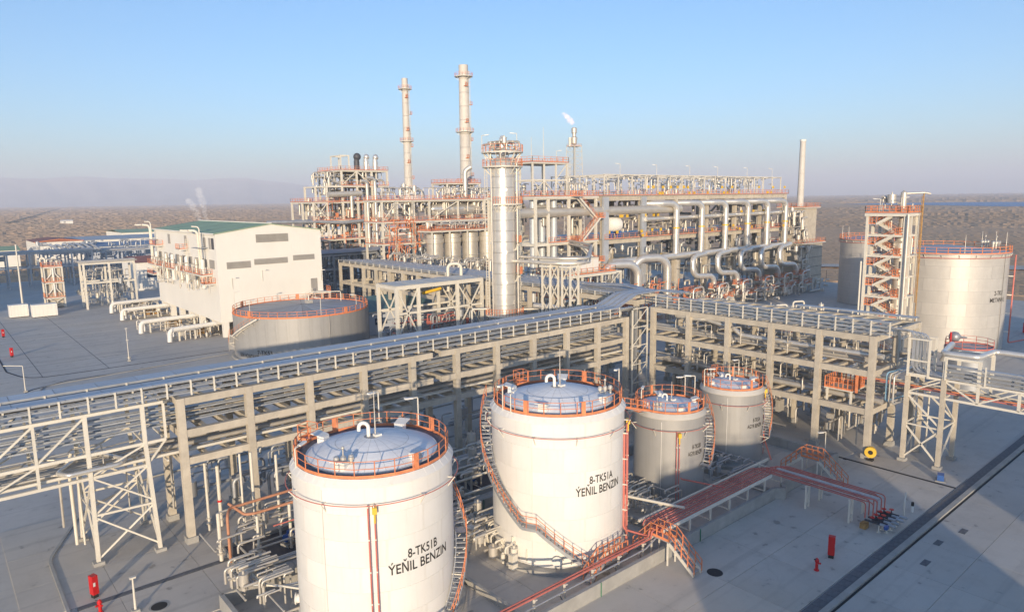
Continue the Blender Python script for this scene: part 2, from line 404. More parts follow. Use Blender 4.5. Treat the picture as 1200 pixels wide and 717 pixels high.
while n < 3600:
    d = 240*math.exp(rnd.random()**0.9*3.2); az = rad(rnd.uniform(10, 90)); x, y = d*cos(az), d*sin(az)
    if (x < 250 and y < 360) or not frustum(x, y, 0, 20) or (1500 < x < 2600 and 160 < y < 1100): continue
    if math.sin(x*0.006+y*0.009)+math.sin(x*0.013-y*0.004)+rnd.uniform(-1.0, 1.0) < 0.2 or (d < 800 and y < x*1.0 and rnd.random() < .8): continue
    r = d*0.0019*rnd.uniform(0.5, 1.6); mound(bs, x, y, r, r*0.34); n += 1
bs.build("desert_scrub", "scrub", loc=(0, 0, -0.4), kind="stuff")
# vehicle track across the desert, far left
setting(MB().poly([(112, 1400, 2.4), (120, 1400, 2.4), (978, 7050, 9), (962, 7050, 9)]).build("dirt_track", "scrub", loc=(0, 0, -0.1)))
# works road loop in the desert, right
setting(MB().poly([(330, 60, .5), (330, 74, .5), (250, 190, .5), (240, 190, .5), (318, 60, .5)]).build("service_track", "apron", loc=(0, 0, -0.1)))

# ---------------------------------------------------------------- paving
b = MB()
b.poly([(x, y, -0.055) for x, y in ((-60, -60), (205, -60), (232, 90), (232, 140), (200, 300), (150, 330), (-60, 330))])
pav = setting(b.build("pavement", "road", loc=(0, 0, -0.055)))
WL[pav.name] = (0, 0, -0.055)
XS = [-9.0+5.9*k for k in range(24)]
ROWS = [(-8.2, -2.3, "road"), (-2.3, 3.6, "road"), (3.6, 9.6, "road"), (9.6, 15.6, "road"), (15.6, 19.82, "road"),
        (21.5, 26.9, "apron"), (26.9, 32.1, "apron"), (32.5, 38.2, "apron"), (38.2, 43.6, "apron"), (43.6, 49.0, "apron"),
        (49.4, 56.0, "apron"), (56.6, 62.0, "apron"), (62, 68, "apron"), (68, 75, "apron")]
ns = 0
for y0, y1, mm in ROWS:
    for x0, x1 in zip(XS, XS[1:]):
        if x1 < 5.5 and y0 > 49: continue
        if y0 > 21 and x0 > 75: continue
        if not any(frustum(x, y, 0, 30) for x in (x0, x1) for y in (y0, y1)): continue
        piece("slab", mm, pav, ((x0+x1)/2, (y0+y1)/2, -0.052), (x1-x0-0.03, y1-y0-0.03, 0.1)); ns += 1
E2 = [(-9+7.0*k, -9+7.0*(k+1)) for k in range(3)]
# drainage channel with cover, kerb and gutter along the road on the right
def strip(name, m, x0, x1, y0, y1, z, h=0.02):
    return setting(MB().b2(x0, x1, y0, y1, z-h, z).build(name, m))
ch = setting(MB().b2(20, 175, 20.55, 21.42, -0.06, -0.005).build("drain_channel", "dark_steel"))
for k in range(100): piece("grate", "dark_grate", ch, (24.5+k, 20.985, 0.012), (0.96, 0.82, 0.03))
setting(MB().b2(20, 175, 20.05, 20.5, -0.06, 0.13).build("kerb", "kerb_concrete"))
setting(MB().b2(20, 175, 19.86, 20.0, -0.06, -0.008).build("gutter", "black"))
setting(MB().b2(75.7, 76.05, 21.5, 62, -0.06, 0.015).build("gutter", "black"))
setting(MB().b2(6.0, 19.5, 56.05, 56.55, -0.06, 0.012).build("drain_channel", "dark_grate"))
for x, y in ((62.5, 18.6), (66.3, 17.9), (58.2, 18.1)):
    setting(MB().box((x, y, 0.0), (1.1, 0.5, 0.03)).build("gully_grate", "dark_grate"))
def kerb(pts, h=0.14, w=0.22, er=3.0):
    q = fillet([(x, y, 0) for x, y in pts], er, 6); b = MB()
    for a, c in zip(q, q[1:]): b.bar((a.x, a.y, h/2-0.03), (c.x, c.y, h/2-0.03), w, h)
    return setting(b.build("kerb", "kerb_concrete"))
kerb([(5.35, 40), (5.5, 66), (9.3, 75), (16, 79.8), (120, 79.8)], er=5)
def gut(pts, er=3, w=0.28):
    q = fillet([(x, y, 0) for x, y in pts], er, 6); b = MB()
    for a, c in zip(q, q[1:]): b.bar((a.x, a.y, -0.04), (c.x, c.y, -0.04), w, 0.03)
    return setting(b.build("gutter", "black"))
gut([(6.5, 110), (10.8, 132.0), (16.8, 135.4), (27.4, 135.0), (43.9, 137.6)])
gut([(9.6, 190), (9.7, 150), (12, 141), (20.3, 140.6), (45.6, 140.5)], 5)
kerb([(6.5, 100), (13, 133.4), (44, 137.2)], h=0.1)
for i, y in enumerate((152, 166, 181, 197, 214)):
    setting(MB().b2(-20, 36, y, y+0.06, -0.06, -0.045).build("paving_joint", "black"))
for i, x in enumerate((-6, 4, 14, 24)):
    setting(MB().b2(x, x+0.08, 141, 225, -0.06, -0.044).build("paving_joint", "black"))
# bund (containment) walls
def bundwall(name, label, pts, h, w=0.32, cap=True):
    t = thing(name, label, "containment wall", (pts[0][0], pts[0][1], 0))
    for (x0, y0), (x1, y1) in zip(pts, pts[1:]):
        L = math.hypot(x1-x0, y1-y0); k = max(1, round(L/6))
        for j in range(k):
            p = (x0+(x1-x0)*j/k, y0+(y1-y0)*j/k); q = (x0+(x1-x0)*(j+1)/k, y0+(y1-y0)*(j+1)/k)
            u = ((q[0]-p[0])/(L/k)*0.015, (q[1]-p[1])/(L/k)*0.015)
            MB().bar((p[0]+u[0], p[1]+u[1], h/2-0.1), (q[0]-u[0], q[1]-u[1], h/2-0.1), w, h+0.2).build("wall_panel", "kerb_concrete", t)
            if j and j % 2 == 0: MB().bar((p[0], p[1]-w/2-0.008, -0.05), (p[0], p[1]-w/2-0.008, h+0.01), 0.16, 0.012).build("joint_seal", "green_paint", t)
    return t
bundwall("bund_wall", "long low concrete bund wall running along the open apron in front of the tanks", [(23, 32.2), (60.5, 32.3), (61.2, 31.6), (62, 32.3), (74, 32.4), (74, 49.2), (14.0, 49.4), (14.0, 30)], 1.1)
bundwall("dividing_wall", "low inner concrete wall between the two white tanks", [(29.2, 32.6), (29.2, 49.1)], 0.55, 0.3)
bundwall("dividing_wall", "low inner concrete wall between the right white tank and the first grey tank", [(46.4, 32.6), (46.4, 49.1)], 0.55, 0.3)
bundwall("dividing_wall", "low inner concrete wall between the two small grey tanks", [(61.2, 33.2), (61.2, 49.1)], 0.55, 0.3)
# ---------------------------------------------------------------- tanks
def pol(c, r, deg, z): a = rad(deg); return (c[0]+r*cos(a), c[1]+r*sin(a), z)
def text_cyl(parent, c, R, txt, d0, d1, z, h, m="text_black", off=0.02, mirror=False):
    cu = bpy.data.curves.new("lettering", 'FONT'); cu.body = txt; cu.resolution_u = 3; cu.align_x = 'LEFT'; cu.offset = 0.012
    ob = bpy.data.objects.new("lettering", cu); COL.objects.link(ob)
    dg = bpy.context.evaluated_depsgraph_get(); me = bpy.data.meshes.new_from_object(ob.evaluated_get(dg))
    bpy.data.objects.remove(ob)
    import bmesh
    bm = bmesh.new(); bm.from_mesh(me)
    for k in range(3):
        es = [e for e in bm.edges if abs(e.verts[0].co.x-e.verts[1].co.x) > 0.12]
        if es: bmesh.ops.subdivide_edges(bm, edges=es, cuts=1)
    bmesh.ops.triangulate(bm, faces=bm.faces[:])
    bm.to_mesh(me); bm.free()
    xs = [v.co.x for v in me.vertices]; x0, x1 = min(xs), max(xs)
    w = WL[parent.name]
    for v in me.vertices:
        a = rad(d0+(d1-d0)*(v.co.x-x0)/(x1-x0)); zz = z+v.co.y*h/0.70
        v.co = (c[0]+(R+off)*cos(a)-w[0], c[1]+(R+off)*sin(a)-w[1], zz-w[2])
    me.materials.clear(); me.materials.append(MATS[m]); me.name = "lettering"
    o = bpy.data.objects.new("lettering", me); COL.objects.link(o); o.parent = parent; WL[o.name] = w
    return o
def helix_stair(t, c, R, segs, w=0.8, m="galv", rm="orange", single=False):
    """segs: (deg0, z0, deg1, z1) runs, flat runs are landings"""
    ri, ro = R+0.14, R+0.14+w
    path = []
    for d0, z0, d1, z1 in segs:
        n = max(2, int(abs(d1-d0)/3))
        path += [(d0+(d1-d0)*k/n, z0+(z1-z0)*k/n) for k in range(n+(1 if (d1, z1) == segs[-1][2:] else 0))]
        if abs(z1-z0) < 0.05:
            b = MB(); n = 5
            for k in range(n):
                a, e = d0+(d1-d0)*k/n, d0+(d1-d0)*(k+1)/n
                b.quad(pol(c, ri, a, z0), pol(c, ro, a, z0), pol(c, ro, e, z0), pol(c, ri, e, z0))
                b.quad(pol(c, ri, e, z0-.08), pol(c, ro, e, z0-.08), pol(c, ro, a, z0-.08), pol(c, ri, a, z0-.08))
            b.build("landing", m, t)
        else:
            n = max(3, int(abs(z1-z0)/0.24)); me = beam_mesh("tread", m, (w-0.04, 0.26, 0.045))
            for k in range(1, n):
                f = k/n; p = pol(c, (ri+ro)/2, d0+(d1-d0)*f, z0+(z1-z0)*f)
                inst("tread", me, t, p, rad(d0+(d1-d0)*f))
    for r_ in (ri, ro):
        b = MB()
        for (a, za), (e, ze) in zip(path, path[1:]): b.bar(pol(c, r_, a, za-0.02), pol(c, r_, e, ze-0.02), 0.05, 0.24)
        b.build("stringer", m, t)
    b = MB()
    for (a, za), (e, ze) in zip(path, path[1:]):
        for h in (0.55, 1.05): b.bar(pol(c, ro, a, za+h), pol(c, ro, e, ze+h), 0.042)
    for (a, za) in path[::2]: b.bar(pol(c, ro, a, za), pol(c, ro, a, za+1.05), 0.04)
    b.build("stair_handrail", rm, t)
    b = MB()
    for (a, za) in path[2::4]:
        b.bar(pol(c, R-0.02, a, za-0.1), pol(c, ro, a, za-0.1), 0.07); b.bar(pol(c, R-0.02, a, za-0.9), pol(c, ro-.1, a, za-0.14), 0.06)
    b.build("stair_bracket", "white_steel", t)
def lamp(t, x, y, z, h=2.2, deg=0, m="white_steel"):
    b = MB().tube(fillet([(x, y, z), (x, y, z+h), (x+0.7*cos(rad(deg)), y+0.7*sin(rad(deg)), z+h+0.05)], 0.1, 2), 0.055, 6)
    o = b.build("lamp_post", m, t)
    MB().bar((x+0.45*cos(rad(deg)), y+0.45*sin(rad(deg)), z+h+0.03), (x+1.15*cos(rad(deg)), y+1.15*sin(rad(deg)), z+h+0.1), 0.24, 0.12).build("lamp_head", "white_paint", o)
def hatch(t, c, r, deg, z, s=1.0):
    a = rad(deg); x, y = c[0]+r*cos(a), c[1]+r*sin(a)
    b = MB().box((x, y, z+0.2*s), (0.55*s, 0.7*s, 0.5*s), a)
    p = [pol(c, r-0.15*s, deg-7/s*0.9, z+0.42*s), pol(c, r-0.15*s, deg+7/s*.9, z+0.42*s), pol(c, r+0.75*s, deg+6.4/s*.9, z+0.62*s), pol(c, r+0.75*s, deg-6.4/s*.9, z+0.62*s)]
    q = [(x_, y_, z_+0.06) for x_, y_, z_ in p]
    b.poly(q); b.poly(p[::-1])
    for k in range(4): b.quad(p[k], p[(k+1) % 4], q[(k+1) % 4], q[k])
    b.build("foam_chamber", "white_paint", t)
def vent_valve(t, c, r, deg, z, s=1.0):
    x, y, _ = pol(c, r, deg, z); o = 0.28*s
    b = MB()
    for dx, dy in ((0, 0), (o*1.7, -o*0.6), (-o*1.4, o*0.7)):
        b.cyl((x+dx, y+dy, z-0.05), (x+dx, y+dy, z+0.55*s), 0.11*s, 10); b.cyl((x+dx, y+dy, z+0.55*s), (x+dx, y+dy, z+0.62*s), 0.22*s, 10)
        b.lathe([(0.001, 0.9*s), (0.14*s, 0.86*s), (0.2*s, 0.74*s), (0.2*s, 0.62*s)], (x+dx, y+dy, z), 10)
    b.cyl((x-o*1.6, y+o*.6, z+0.35*s), (x+o*1.9, y-o*.6, z+0.35*s), 0.06*s, 8)
    b.cyl((x, y, z+0.9*s), (x, y, z+1.35*s), 0.05*s, 8); b.sphere((x, y, z+1.4*s), 0.12*s, 8)
    b.build("breather_valve", "silver_dull", t)
def gooseneck(t, x, y, z, s=1.0, m="white_paint", deg=-40):
    ux, uy = cos(rad(deg)), sin(rad(deg)); P = [(x, y, z-0.1), (x, y, z+0.75*s)]
    P += [(x+0.42*s*(1-cos(a))*-ux, y+0.42*s*(1-cos(a))*-uy, z+0.75*s+0.42*s*sin(a)) for a in [pi*k/8 for k in range(1, 9)]]
    e = P[-1]; P.append((e[0], e[1], e[2]-0.3*s))
    MB().tube(P, 0.17*s, 12).build("vent_gooseneck", m, t)

def rim_tank(X, Y, R, H, label, skin, text, stair, big=True, hat=(60, 150, 240, 330), valve=235, lamps=(), risers=(238,), mastpt=(0.25, -0.05), landing=None, ringz=1.55, sectors=20):
    c = (X, Y); t = thing("storage_tank", label, "tank", (X, Y, 0)); N = 72 if big else 48
    f = MB().lathe([(R+0.75, -0.05), (R+0.75, 0.32), (R+0.35, 0.36), (R-0.2, 0.36)], (X, Y, 0), N)
    f.build("foundation_ring", "kerb_concrete", t)
    if big:
        MB().lathe([(R+0.10, 0.36), (R+0.10, 0.42), (R-.02, 0.42), (R-.02, H-0.56)], (X, Y, 0), N).build("shell", skin, t); hc = (H-0.98)/6; da = 2*pi/8
        me = MB().lathe([(R-.02, 0), (R, 0.004), (R, hc-0.012), (R-.02, hc-0.008)], (0, 0, 0), N//8, 0.0006, da-0.0006).mesh("shell_plate", "shell_white")
        for q in range(6):
            for j in range(8): inst("shell_plate", me, t, (X, Y, 0.42+hc*q), da*(j+(0.5 if q % 2 else 0.1)))
    else:
        MB().lathe([(R+0.10, 0.36), (R+0.10, 0.42), (R, 0.42), (R, H-0.56)], (X, Y, 0), N).build("shell", skin, t)
    sd = 0.24 if big else 0.12
    MB().lathe([(R, H-0.57), (R+0.10, H-0.55), (R+0.10, H-0.46), (R-sd, H-0.03), (R-sd, H-0.10)], (X, Y, 0), N).build("roof_shoulder", "white_paint" if big else "shoulder_paint", t)
    if big:
        b = MB()
        for k in range(sectors*2):
            a = 360*k/(sectors*2); b.bar(pol(c, R+0.085, a, H-0.45), pol(c, R-sd, a, H-0.02), 0.035, 0.02)
        b.build("shoulder_rib", "white_paint", t)
    rr = R-sd-0.02; wr = R-1.05 if big else R-0.62
    MB().lathe([(wr-0.02, H-0.04), (rr+0.02, H-0.04), (rr+0.02, H-0.2)], (X, Y, 0), N).build("walkway", "dark_grate", t)
    # dome roof of separate plates over a dark under-dome that shows at the seams
    rise = 0.95 if big else 0.35
    def dz(r): return H+0.04+rise*(1-(r/wr)**2)
    MB().lathe([(wr, H-0.2)]+[(wr*k/8+0.001, dz(wr*k/8)-0.03) for k in range(8, -1, -1)], (X, Y, 0), N, sharp=False).build("roof_dome", "clad", t)
    rings = [(0.12, 0.56), (0.565, 1.0)] if big else [(0.1, 1.0)]
    for q, (f0, f1) in enumerate(rings):
        n = sectors if q or not big else sectors; da = 2*pi/n; b = MB(); g = 0.014
        for i in range(3):
            r0 = wr*(f0+(f1-f0)*i/3); r1 = wr*(f0+(f1-f0)*(i+1)/3)
            for j in range(3):
                def P(r, u):
                    e = g/max(r, 0.4); a = -da/2+e/2+(da-e)*u; return (r*cos(a), r*sin(a), dz(r))
                b.quad(P(r0, j/3), P(r1, j/3), P(r1, (j+1)/3), P(r0, (j+1)/3)); b.sm[-1] = True
        me = b.mesh("roof_plate", "roof_paint")
        for k in range(n): inst("roof_plate", me, t, (X, Y, 0), da*(k+0.5))
    MB().lathe([(wr+0.05, H-0.1), (wr+0.05, H+0.07), (wr-0.06, H+0.075)], (X, Y, 0), N).build("roof_edge", "white_paint", t)
    # rim rail
    n = 26 if big else 18
    pts = [pol(c, rr, 360*(k+0.5)/n, H) for k in range(n)]
    rail(t, pts, 1.1, 9, closed=True, r=0.026, single=False, base=-0.02)
    for d in (valve-70, valve+60, valve+150, valve+240):
        p = pol(c, rr-0.02, d, H+0.55); piece("gate_post", "orange", t, p, (0.09, 0.34 if big else 0.24, 1.1), rad(d))
    for d in hat: hatch(t, c, wr-0.45 if big else wr-0.35, d, dz(wr-0.4)-0.05, 1.0 if big else 0.7)
    vent_valve(t, c, wr-0.55 if big else wr-0.25, valve, H+0.12, 1.0 if big else 0.8)
    gooseneck(t, X-0.15, Y+0.2, H+0.04+rise, 0.8 if big else 0.55)
    mx, my = X+mastpt[0], Y+mastpt[1]
    MB().tube([(mx, my, H+rise-0.1), (mx, my, H+rise+(3.2 if big else 1.9))], [0.06, 0.03], 6).build("lightning_rod", "silver_dull", t)
    MB().box((mx+0.1, my-0.1, H+rise+0.08), (0.5, 0.4, 0.16)).build("manhole", "white_paint", t)
    for d, h, aim in lamps: x, y, _ = pol(c, rr+0.08, d, 0); lamp(t, x, y, H-0.2, h, aim)
    # sprinkler ring and brackets
    zr = H-ringz; ro = R+0.42
    MB().tube([pol(c, ro, 360*k/N, zr) for k in range(N)], 0.032, 6, closed=True).build("sprinkler_ring", "red_pipe", t)
    b = MB(); o = 0.0
    b.bar((R-0.03, 0, 0.06), (ro+0.1, 0, 0.06), 0.07); b.bar((R-0.03, 0, -0.62), (ro+0.02, 0, 0.03), 0.06)
    me = b.mesh("ring_bracket", "white_steel"); nb = 11 if big else 8
    for k in range(nb): inst("ring_bracket", me, t, (X, Y, zr-0.08), 2*pi*(k+0.35)/nb)
    for i, (d, ztop, kind) in enumerate(risers):
        m_ = "red_pipe"; p = pol(c, R+0.3, d, 0)
        MB().tube([(p[0], p[1], 0.4), (p[0], p[1], ztop)], 0.055 if big else 0.045, 6).build("riser_pipe", m_, t)
        b = MB()
        for z in [1.2+k*2.2 for k in range(int((ztop-1)/2.2)+1)]: b.bar(pol(c, R-0.02, d, z), pol(c, R+0.38, d, z), 0.09, 0.09)
        b.build("pipe_clamp", "white_steel", t)
        if kind:
            MB().cyl((p[0], p[1], ztop), (p[0], p[1], ztop+0.75), 0.07, 8).box((p[0], p[1], ztop+0.85), (0.34, 0.3, 0.42), rad(d)).build("foam_maker", "yellow", t)
    for d, z0, z1, mm in ((205, 0.4, H-0.8, "white_paint"),):
        MB().tube([pol(c, R+0.05, d, z0), pol(c, R+0.05, d, z1)], 0.03, 5).build("cable_conduit", mm, t)
    if landing:
        d, w = landing; a = pol(c, R+0.3, d, H-0.08)
        piece("landing", "galv", t, a, (1.1, w, 0.1), rad(d))
        q = [pol(c, R-0.2, d-w*4.6, H-0.03), pol(c, R+0.8, d-w*4.2, H-0.03), pol(c, R+0.8, d+w*4.2, H-0.03), pol(c, R-0.2, d+w*4.6, H-0.03)]
        rail(t, q, 1.15, 0.7, r=0.03)
    for tx, d0, d1, z, h in text: text_cyl(t, c, R, tx, d0, d1, z, h)
    if stair: helix_stair(t, c, R, stair)
    # nozzles and manhole low on the shell
    for d in (225 if big else 200, 150):
        MB().cyl(pol(c, R-0.1, d, 1.0), pol(c, R+0.25, d, 1.0), 0.33 if big else .25, 14).cyl(pol(c, R+0.25, d, 1.0), pol(c, R+0.33, d, 1.0), 0.42 if big else .33, 14).build("manway", skin, t)
    return t
TA, TB, TC, TD = (39.46, 40.63), (22.97, 42.43), (55.09, 40.79), (67.1, 41.32)
rim_tank(*TA, 5.57, 12.52, "tall white tank in the middle marked 8-TK51A with a spiral stair round its front", "white_paint",
    [("8-TK51A", 252, 277, 7.05, 0.62), ("ÝEŇIL BENZIN", 240, 286, 6.15, 0.66)],
    [(118, 12.0, 200, 3.75), (200, 3.75, 211, 3.75), (211, 3.75, 249, 0.35)],
    lamps=((172, 2.2, 215), (330, 2.4, 205), (183, 1.6, 30)), risers=((300, 10.9, 0), (309, 9.9, 1)), valve=318, landing=(80, 1.1), hat=(40, 118, 210, 292))
rim_tank(*TB, 5.57, 11.66, "nearest white tank marked 8-TK51B with a red riser pipe on its plain front wall", "white_paint",
    [("8-TK51B", 262, 287, 5.95, 0.62), ("ÝEŇIL BENZIN", 248, 298, 5.05, 0.66)],
    [(40, 11.1, -24, 4.9), (-24, 4.9, -33, 4.9), (-33, 4.9, -72, 0.35)],
    lamps=((20, 2.6, 180), (55, 2.9, 200), (172, 1.4, 30)), risers=((237, 10.1, 0), (241, 8.9, 1)), valve=213, landing=(114, 1.1), hat=(30, 120, 212, 285))
rim_tank(*TC, 3.47, 8.69, "small grey insulated tank just right of the white tank marked 8-TK51A", "clad",
    [("8-TK52B", 256, 276, 5.15, 0.42), ("AGYR BENZIN", 248, 280, 4.5, 0.42)], [(-20, 8.2, -78, 3.4), (-78, 3.4, -86, 3.4)], big=False,
    lamps=((165, 2.1, 30), (10, 2.3, 170), (350, 2.6, 150)), risers=((228, 7.1, 0), (232, 5.9, 1)), valve=190, sectors=14, landing=(168, 1.2))
rim_tank(*TD, 3.37, 8.5, "small grey insulated tank farthest right in the row, beside the rack columns", "clad",
    [("8-TK52A", 254, 274, 5.0, 0.42), ("AGYR BENZIN", 242, 279, 4.35, 0.42)], [(205, 7.9, 262, 3.2), (262, 3.2, 270, 3.2)] and [(-25, 8.0, -80, 3.2)], big=False,
    lamps=((150, 2.0, 300), (20, 2.2, 180)), risers=((316, 6.8, 1),), valve=100, sectors=14, landing=(60, 1.2))
# footbridge between white tank and first grey tank
t = thing("footbridge", "short orange railed bridge joining the rim of the white tank to the lower grey tank", "footbridge", (45.9, 41.2, 0))
MB().bar((44.9, 41.4, 12.2), (46.6, 41.3, 10.2), 0.8, 0.1).bar((46.6, 41.3, 10.2), (51.9, 41.2, 8.6), 0.8, 0.1).build("walkway", "galv", t)
rail(t, [(44.9, 41.0, 12.2), (46.6, 40.9, 10.2), (51.9, 40.8, 8.6)], 1.0, 0.9)
MB().bar((45.0, 40.9, 10.6), (46.6, 40.9, 10.1), 0.08).bar((45.0, 40.9, 9.5), (46.6, 40.9, 8.6), 0.08).bar((45, 40.9, 9.0), (48, 40.9, 9.6), 0.07).build("strut", "white_steel", t)

# flat grey tank at the left
def low_tank(X, Y, R, H):
    c = (X, Y); t = thing("storage_tank", "wide low grey tank with a dark flat cone roof in front of the white building", "tank", (X, Y, 0))
    MB().lathe([(R+0.6, -0.05), (R+0.6, 0.3), (R-0.1, 0.34)], (X, Y, 0), 80).build("foundation_ring", "kerb_concrete", t)
    n = 40
    b = MB().lathe([(R, 0), (R, H-0.36)], (0, 0, 0.34), 3, 0.0005, 2*pi/n-0.0005, sharp=False); me = b.mesh("shell_plate", "clad")
    for k in range(n): inst("shell_plate", me, t, (X, Y, 0), 2*pi*k/n)
    MB().lathe([(R-0.06, 0.3), (R-0.06, H-0.03)], (X, Y, 0), 80).build("inner_shell", "dark_steel", t)
    b = MB().lathe([(R+0.06, H-0.1), (R+0.06, H), (R-0.15, H+0.02)], (X, Y, 0), 80); b.build("rim_angle", "orange", t)
    n = 24; da = 2*pi/n; b = MB()
    for i in range(3):
        r0, r1 = R*(0.02+0.97*i/3), R*(0.02+0.97*(i+1)/3); z0, z1 = H+0.75*(1-r0/R), H+0.75*(1-r1/R); e0, e1 = 0.03/max(r0, .5), 0.03/r1
        b.quad((r0*cos(-da/2+e0), r0*sin(-da/2+e0), z0), (r1*cos(-da/2+e1), r1*sin(-da/2+e1), z1), (r1*cos(da/2-e1), r1*sin(da/2-e1), z1), (r0*cos(da/2-e0), r0*sin(da/2-e0), z0))
    me = b.mesh("roof_plate", "grey_pipe")
    for k in range(n): inst("roof_plate", me, t, (X, Y, 0), da*k)
    MB().lathe([(R-0.1, H-0.05), (0.01, H+0.70)], (X, Y, 0), 48).build("roof_cone", "dark_steel", t)
    n = 46; rail(t, [pol(c, R-0.1, 360*k/n, H) for k in range(n)], 1.1, 9, closed=True, r=0.045, single=False)
    for d in (70, 130, 200, 285, 330): piece("gate_post", "orange", t, pol(c, R-0.1, d, H+0.6), (0.12, 0.7, 1.2), rad(d))
    helix_stair(t, c, R, [(212, H, 180, 4.6), (180, 4.6, 174, 4.6), (174, 4.6, 160, 1.0)], 0.9, "white_steel")
    for d, h, aim in ((200, 3.0, 20), (262, 3.4, 150), (150, 3.5, 0), (300, 3.0, 150)): x, y, _ = pol(c, R-0.3, d, 0); lamp(t, x, y, H, h, aim)
    b = MB().pipe([(X+3.5, Y+6, H+0.3), (X+3.5, Y+6, H+2.2), (X+9.5, Y+2, H+2.2), (X+9.5, Y+2, H+0.2)], 0.09)
    b.build("vent_pipe", "white_steel", t)
    MB().box((X+2, Y+1, H+0.95), (1.2, 1.2, 0.6)).cyl((X+2, Y+1, H+1), (X+2, Y+1, H+2.4), 0.15, 8).build("roof_hatch", "silver_dull", t)
    text_cyl(t, c, R, "7-TK53", 207, 221, 1.65, 0.75)
    text_cyl(t, c, R, "SUW HOWDANY", 184, 208, 0.8, 0.75)
    MB().tube([pol(c, R+0.12, 268, 0.4), pol(c, R+0.12, 268, H)], 0.08, 6).build("downpipe", "clad", t)
    return t
low_tank(56.64, 130.77, 12.82, 8.38)

# big plated tank at the right
def plated_tank(X, Y, R, H, label, rows=8, nper=9, text=True):
    c = (X, Y); t = thing("storage_tank", label, "tank", (X, Y, 0))
    hh = H/rows; da = 2*pi/nper
    b = MB().lathe([(R, 0.02), (R, hh-0.02)], (0, 0, 0), 9, 0.0012, da-0.0012, sharp=False); me = b.mesh("shell_plate", "plate")
    for k in range(rows):
        for j in range(nper): inst("shell_plate", me, t, (X, Y, hh*k), da*(j+(0.5 if k % 2 else 0.08)))
    MB().lathe([(R-0.03, 0), (R-0.03, H)], (X, Y, 0), 72).build("inner_shell", "clad", t)
    MB().lathe([(R+0.02, H-0.25), (R+0.35, H-0.2), (R+0.35, H-0.08), (R, H), (0.01, H+1.1)], (X, Y, 0), 72).build("roof", "grey_pipe", t)
    b = MB()
    for k in range(24): b.bar(pol(c, R, 15*k, H-0.9), pol(c, R+0.3, 15*k, H-0.25), 0.1)
    b.build("rim_bracket", "white_steel", t)
    n = 36; rail(t, [pol(c, R+0.2, 360*k/n, H-0.05) for k in range(n)], 1.2, 9, closed=True, r=0.05, single=False)
    for d in (150, 120, 215, 300, 322, 340):
        x, y, _ = pol(c, R-0.4, d, 0); MB().tube([(x, y, H), (x, y, H+3.4)], [0.08, 0.04], 5).build("lightning_rod", "silver_dull", t)
    for d in (310, 330): vent_valve(t, c, R-1.5, d, H+0.3, 1.6)
    a = pol(c, R+0.9, 289, 0); b = MB().pipe([(a[0]+6, a[1]-1.5, 0.9), (a[0], a[1], 0.9), (a[0], a[1], H-0.6)], 0.14, None, 6)
    b.build("riser_pipe", "red_pipe", t); b = MB()
    for z in (3, 6.5, 10, 13.5): b.bar(pol(c, R, 289, z), pol(c, R+0.95, 289, z), 0.16)
    b.build("pipe_clamp", "white_steel", t)
    MB().tube([pol(c, R+0.35, 360*k/48, H-0.75) for k in range(48)], 0.07, 5, closed=True).build("sprinkler_ring", "red_pipe", t)
    if text:
        text_cyl(t, c, R, "2-TK11", 249, 264, 10.5, 0.8); text_cyl(t, c, R, "METANOL", 244, 268, 9.25, 0.8)
    MB().tube([pol(c, R+0.1, 262, 0.4), pol(c, R+0.1, 262, H)], 0.07, 5).build("cable_conduit", "clad", t)
    return t
plated_tank(151.1, 47.9, 10.3, 18.1, "large round tank at right with METANOL lettering on bare sunlit plates")
plated_tank(196.0, 79.0, 8.6, 17.2, "brownish tank half hidden behind the left side of the stair tower", text=False)
# little open-top pump tank before it
t = thing("pump_tank", "small round grey vessel with red hoop rail at the foot of the METANOL tank", "tank", (116.5, 32.8, 0))
MB().lathe([(3.2, 0), (3.2, 6.5), (0.05, 6.7)], (116.5, 32.8, 0), 32).build("shell", "grey_pipe", t)
rail(t, [pol((116.5, 32.8), 3.1, 30*k, 6.55) for k in range(12)], 1.1, 5, "red_pipe", True)
MB().cyl((114.2, 34.6, 6.6), (114.2, 34.6, 8.8), 0.14, 6).build("valve_post", "fire_red", t)
MB().sphere((115.2, 34.4, 8.0), 0.8, 10).cyl((115.2, 34.4, 8), (117.2, 33.4, 7.7), 0.3, 8, 0.1).build("vent_head", "grey_pipe", t)
# ---------------------------------------------------------------- pipe racks
def tray(label, path_axis, a0, a1, cross, z0, tiers, gap, w, posts, cover, group, m="galv", ph=None, name="cable_tray"):
    """ladder-tray stack along X ('x') or Y ('y'): tiers side rails, covers in 3 m lengths, posts"""
    def P(a, c, z): return (a, c, z) if path_axis == 'x' else (c, a, z)
    t = thing(name, label, "cable tray", P(a0, cross, z0), group)
    H = gap*(tiers-1)
    for k in range(tiers):
        z = z0+gap*k; b = MB()
        for s in (-1, 1): b.bar(P(a0, cross+s*w/2, z), P(a1, cross+s*w/2, z), 0.04, 0.13)
        b.bar(P(a0, cross, z-0.05), P(a1, cross, z-0.05), w-0.06, 0.02)
        b.build("tray_rail", m, t)
    if cover:
        L = 3.0; n = max(1, int(abs(a1-a0)/L)); d = (a1-a0)/n
        sz = (abs(d)-0.04, w+0.08, 0.035) if path_axis == 'x' else (w+0.08, abs(d)-0.04, 0.035)
        for k in range(n): piece("tray_cover", "galv_cover", t, P(a0+d*(k+0.5), cross, z0+H+0.10), sz)
    if posts:
        n = max(1, round(abs(a1-a0)/posts)); zz = ph or (H+0.35)
        for k in range(n+1): piece("tray_post", "white_steel", t, P(a0+(a1-a0)*k/n, cross-w/2-0.06, z0-0.25+zz/2), (0.13, 0.1, zz) if path_axis == 'x' else (0.1, 0.13, zz))
    return t
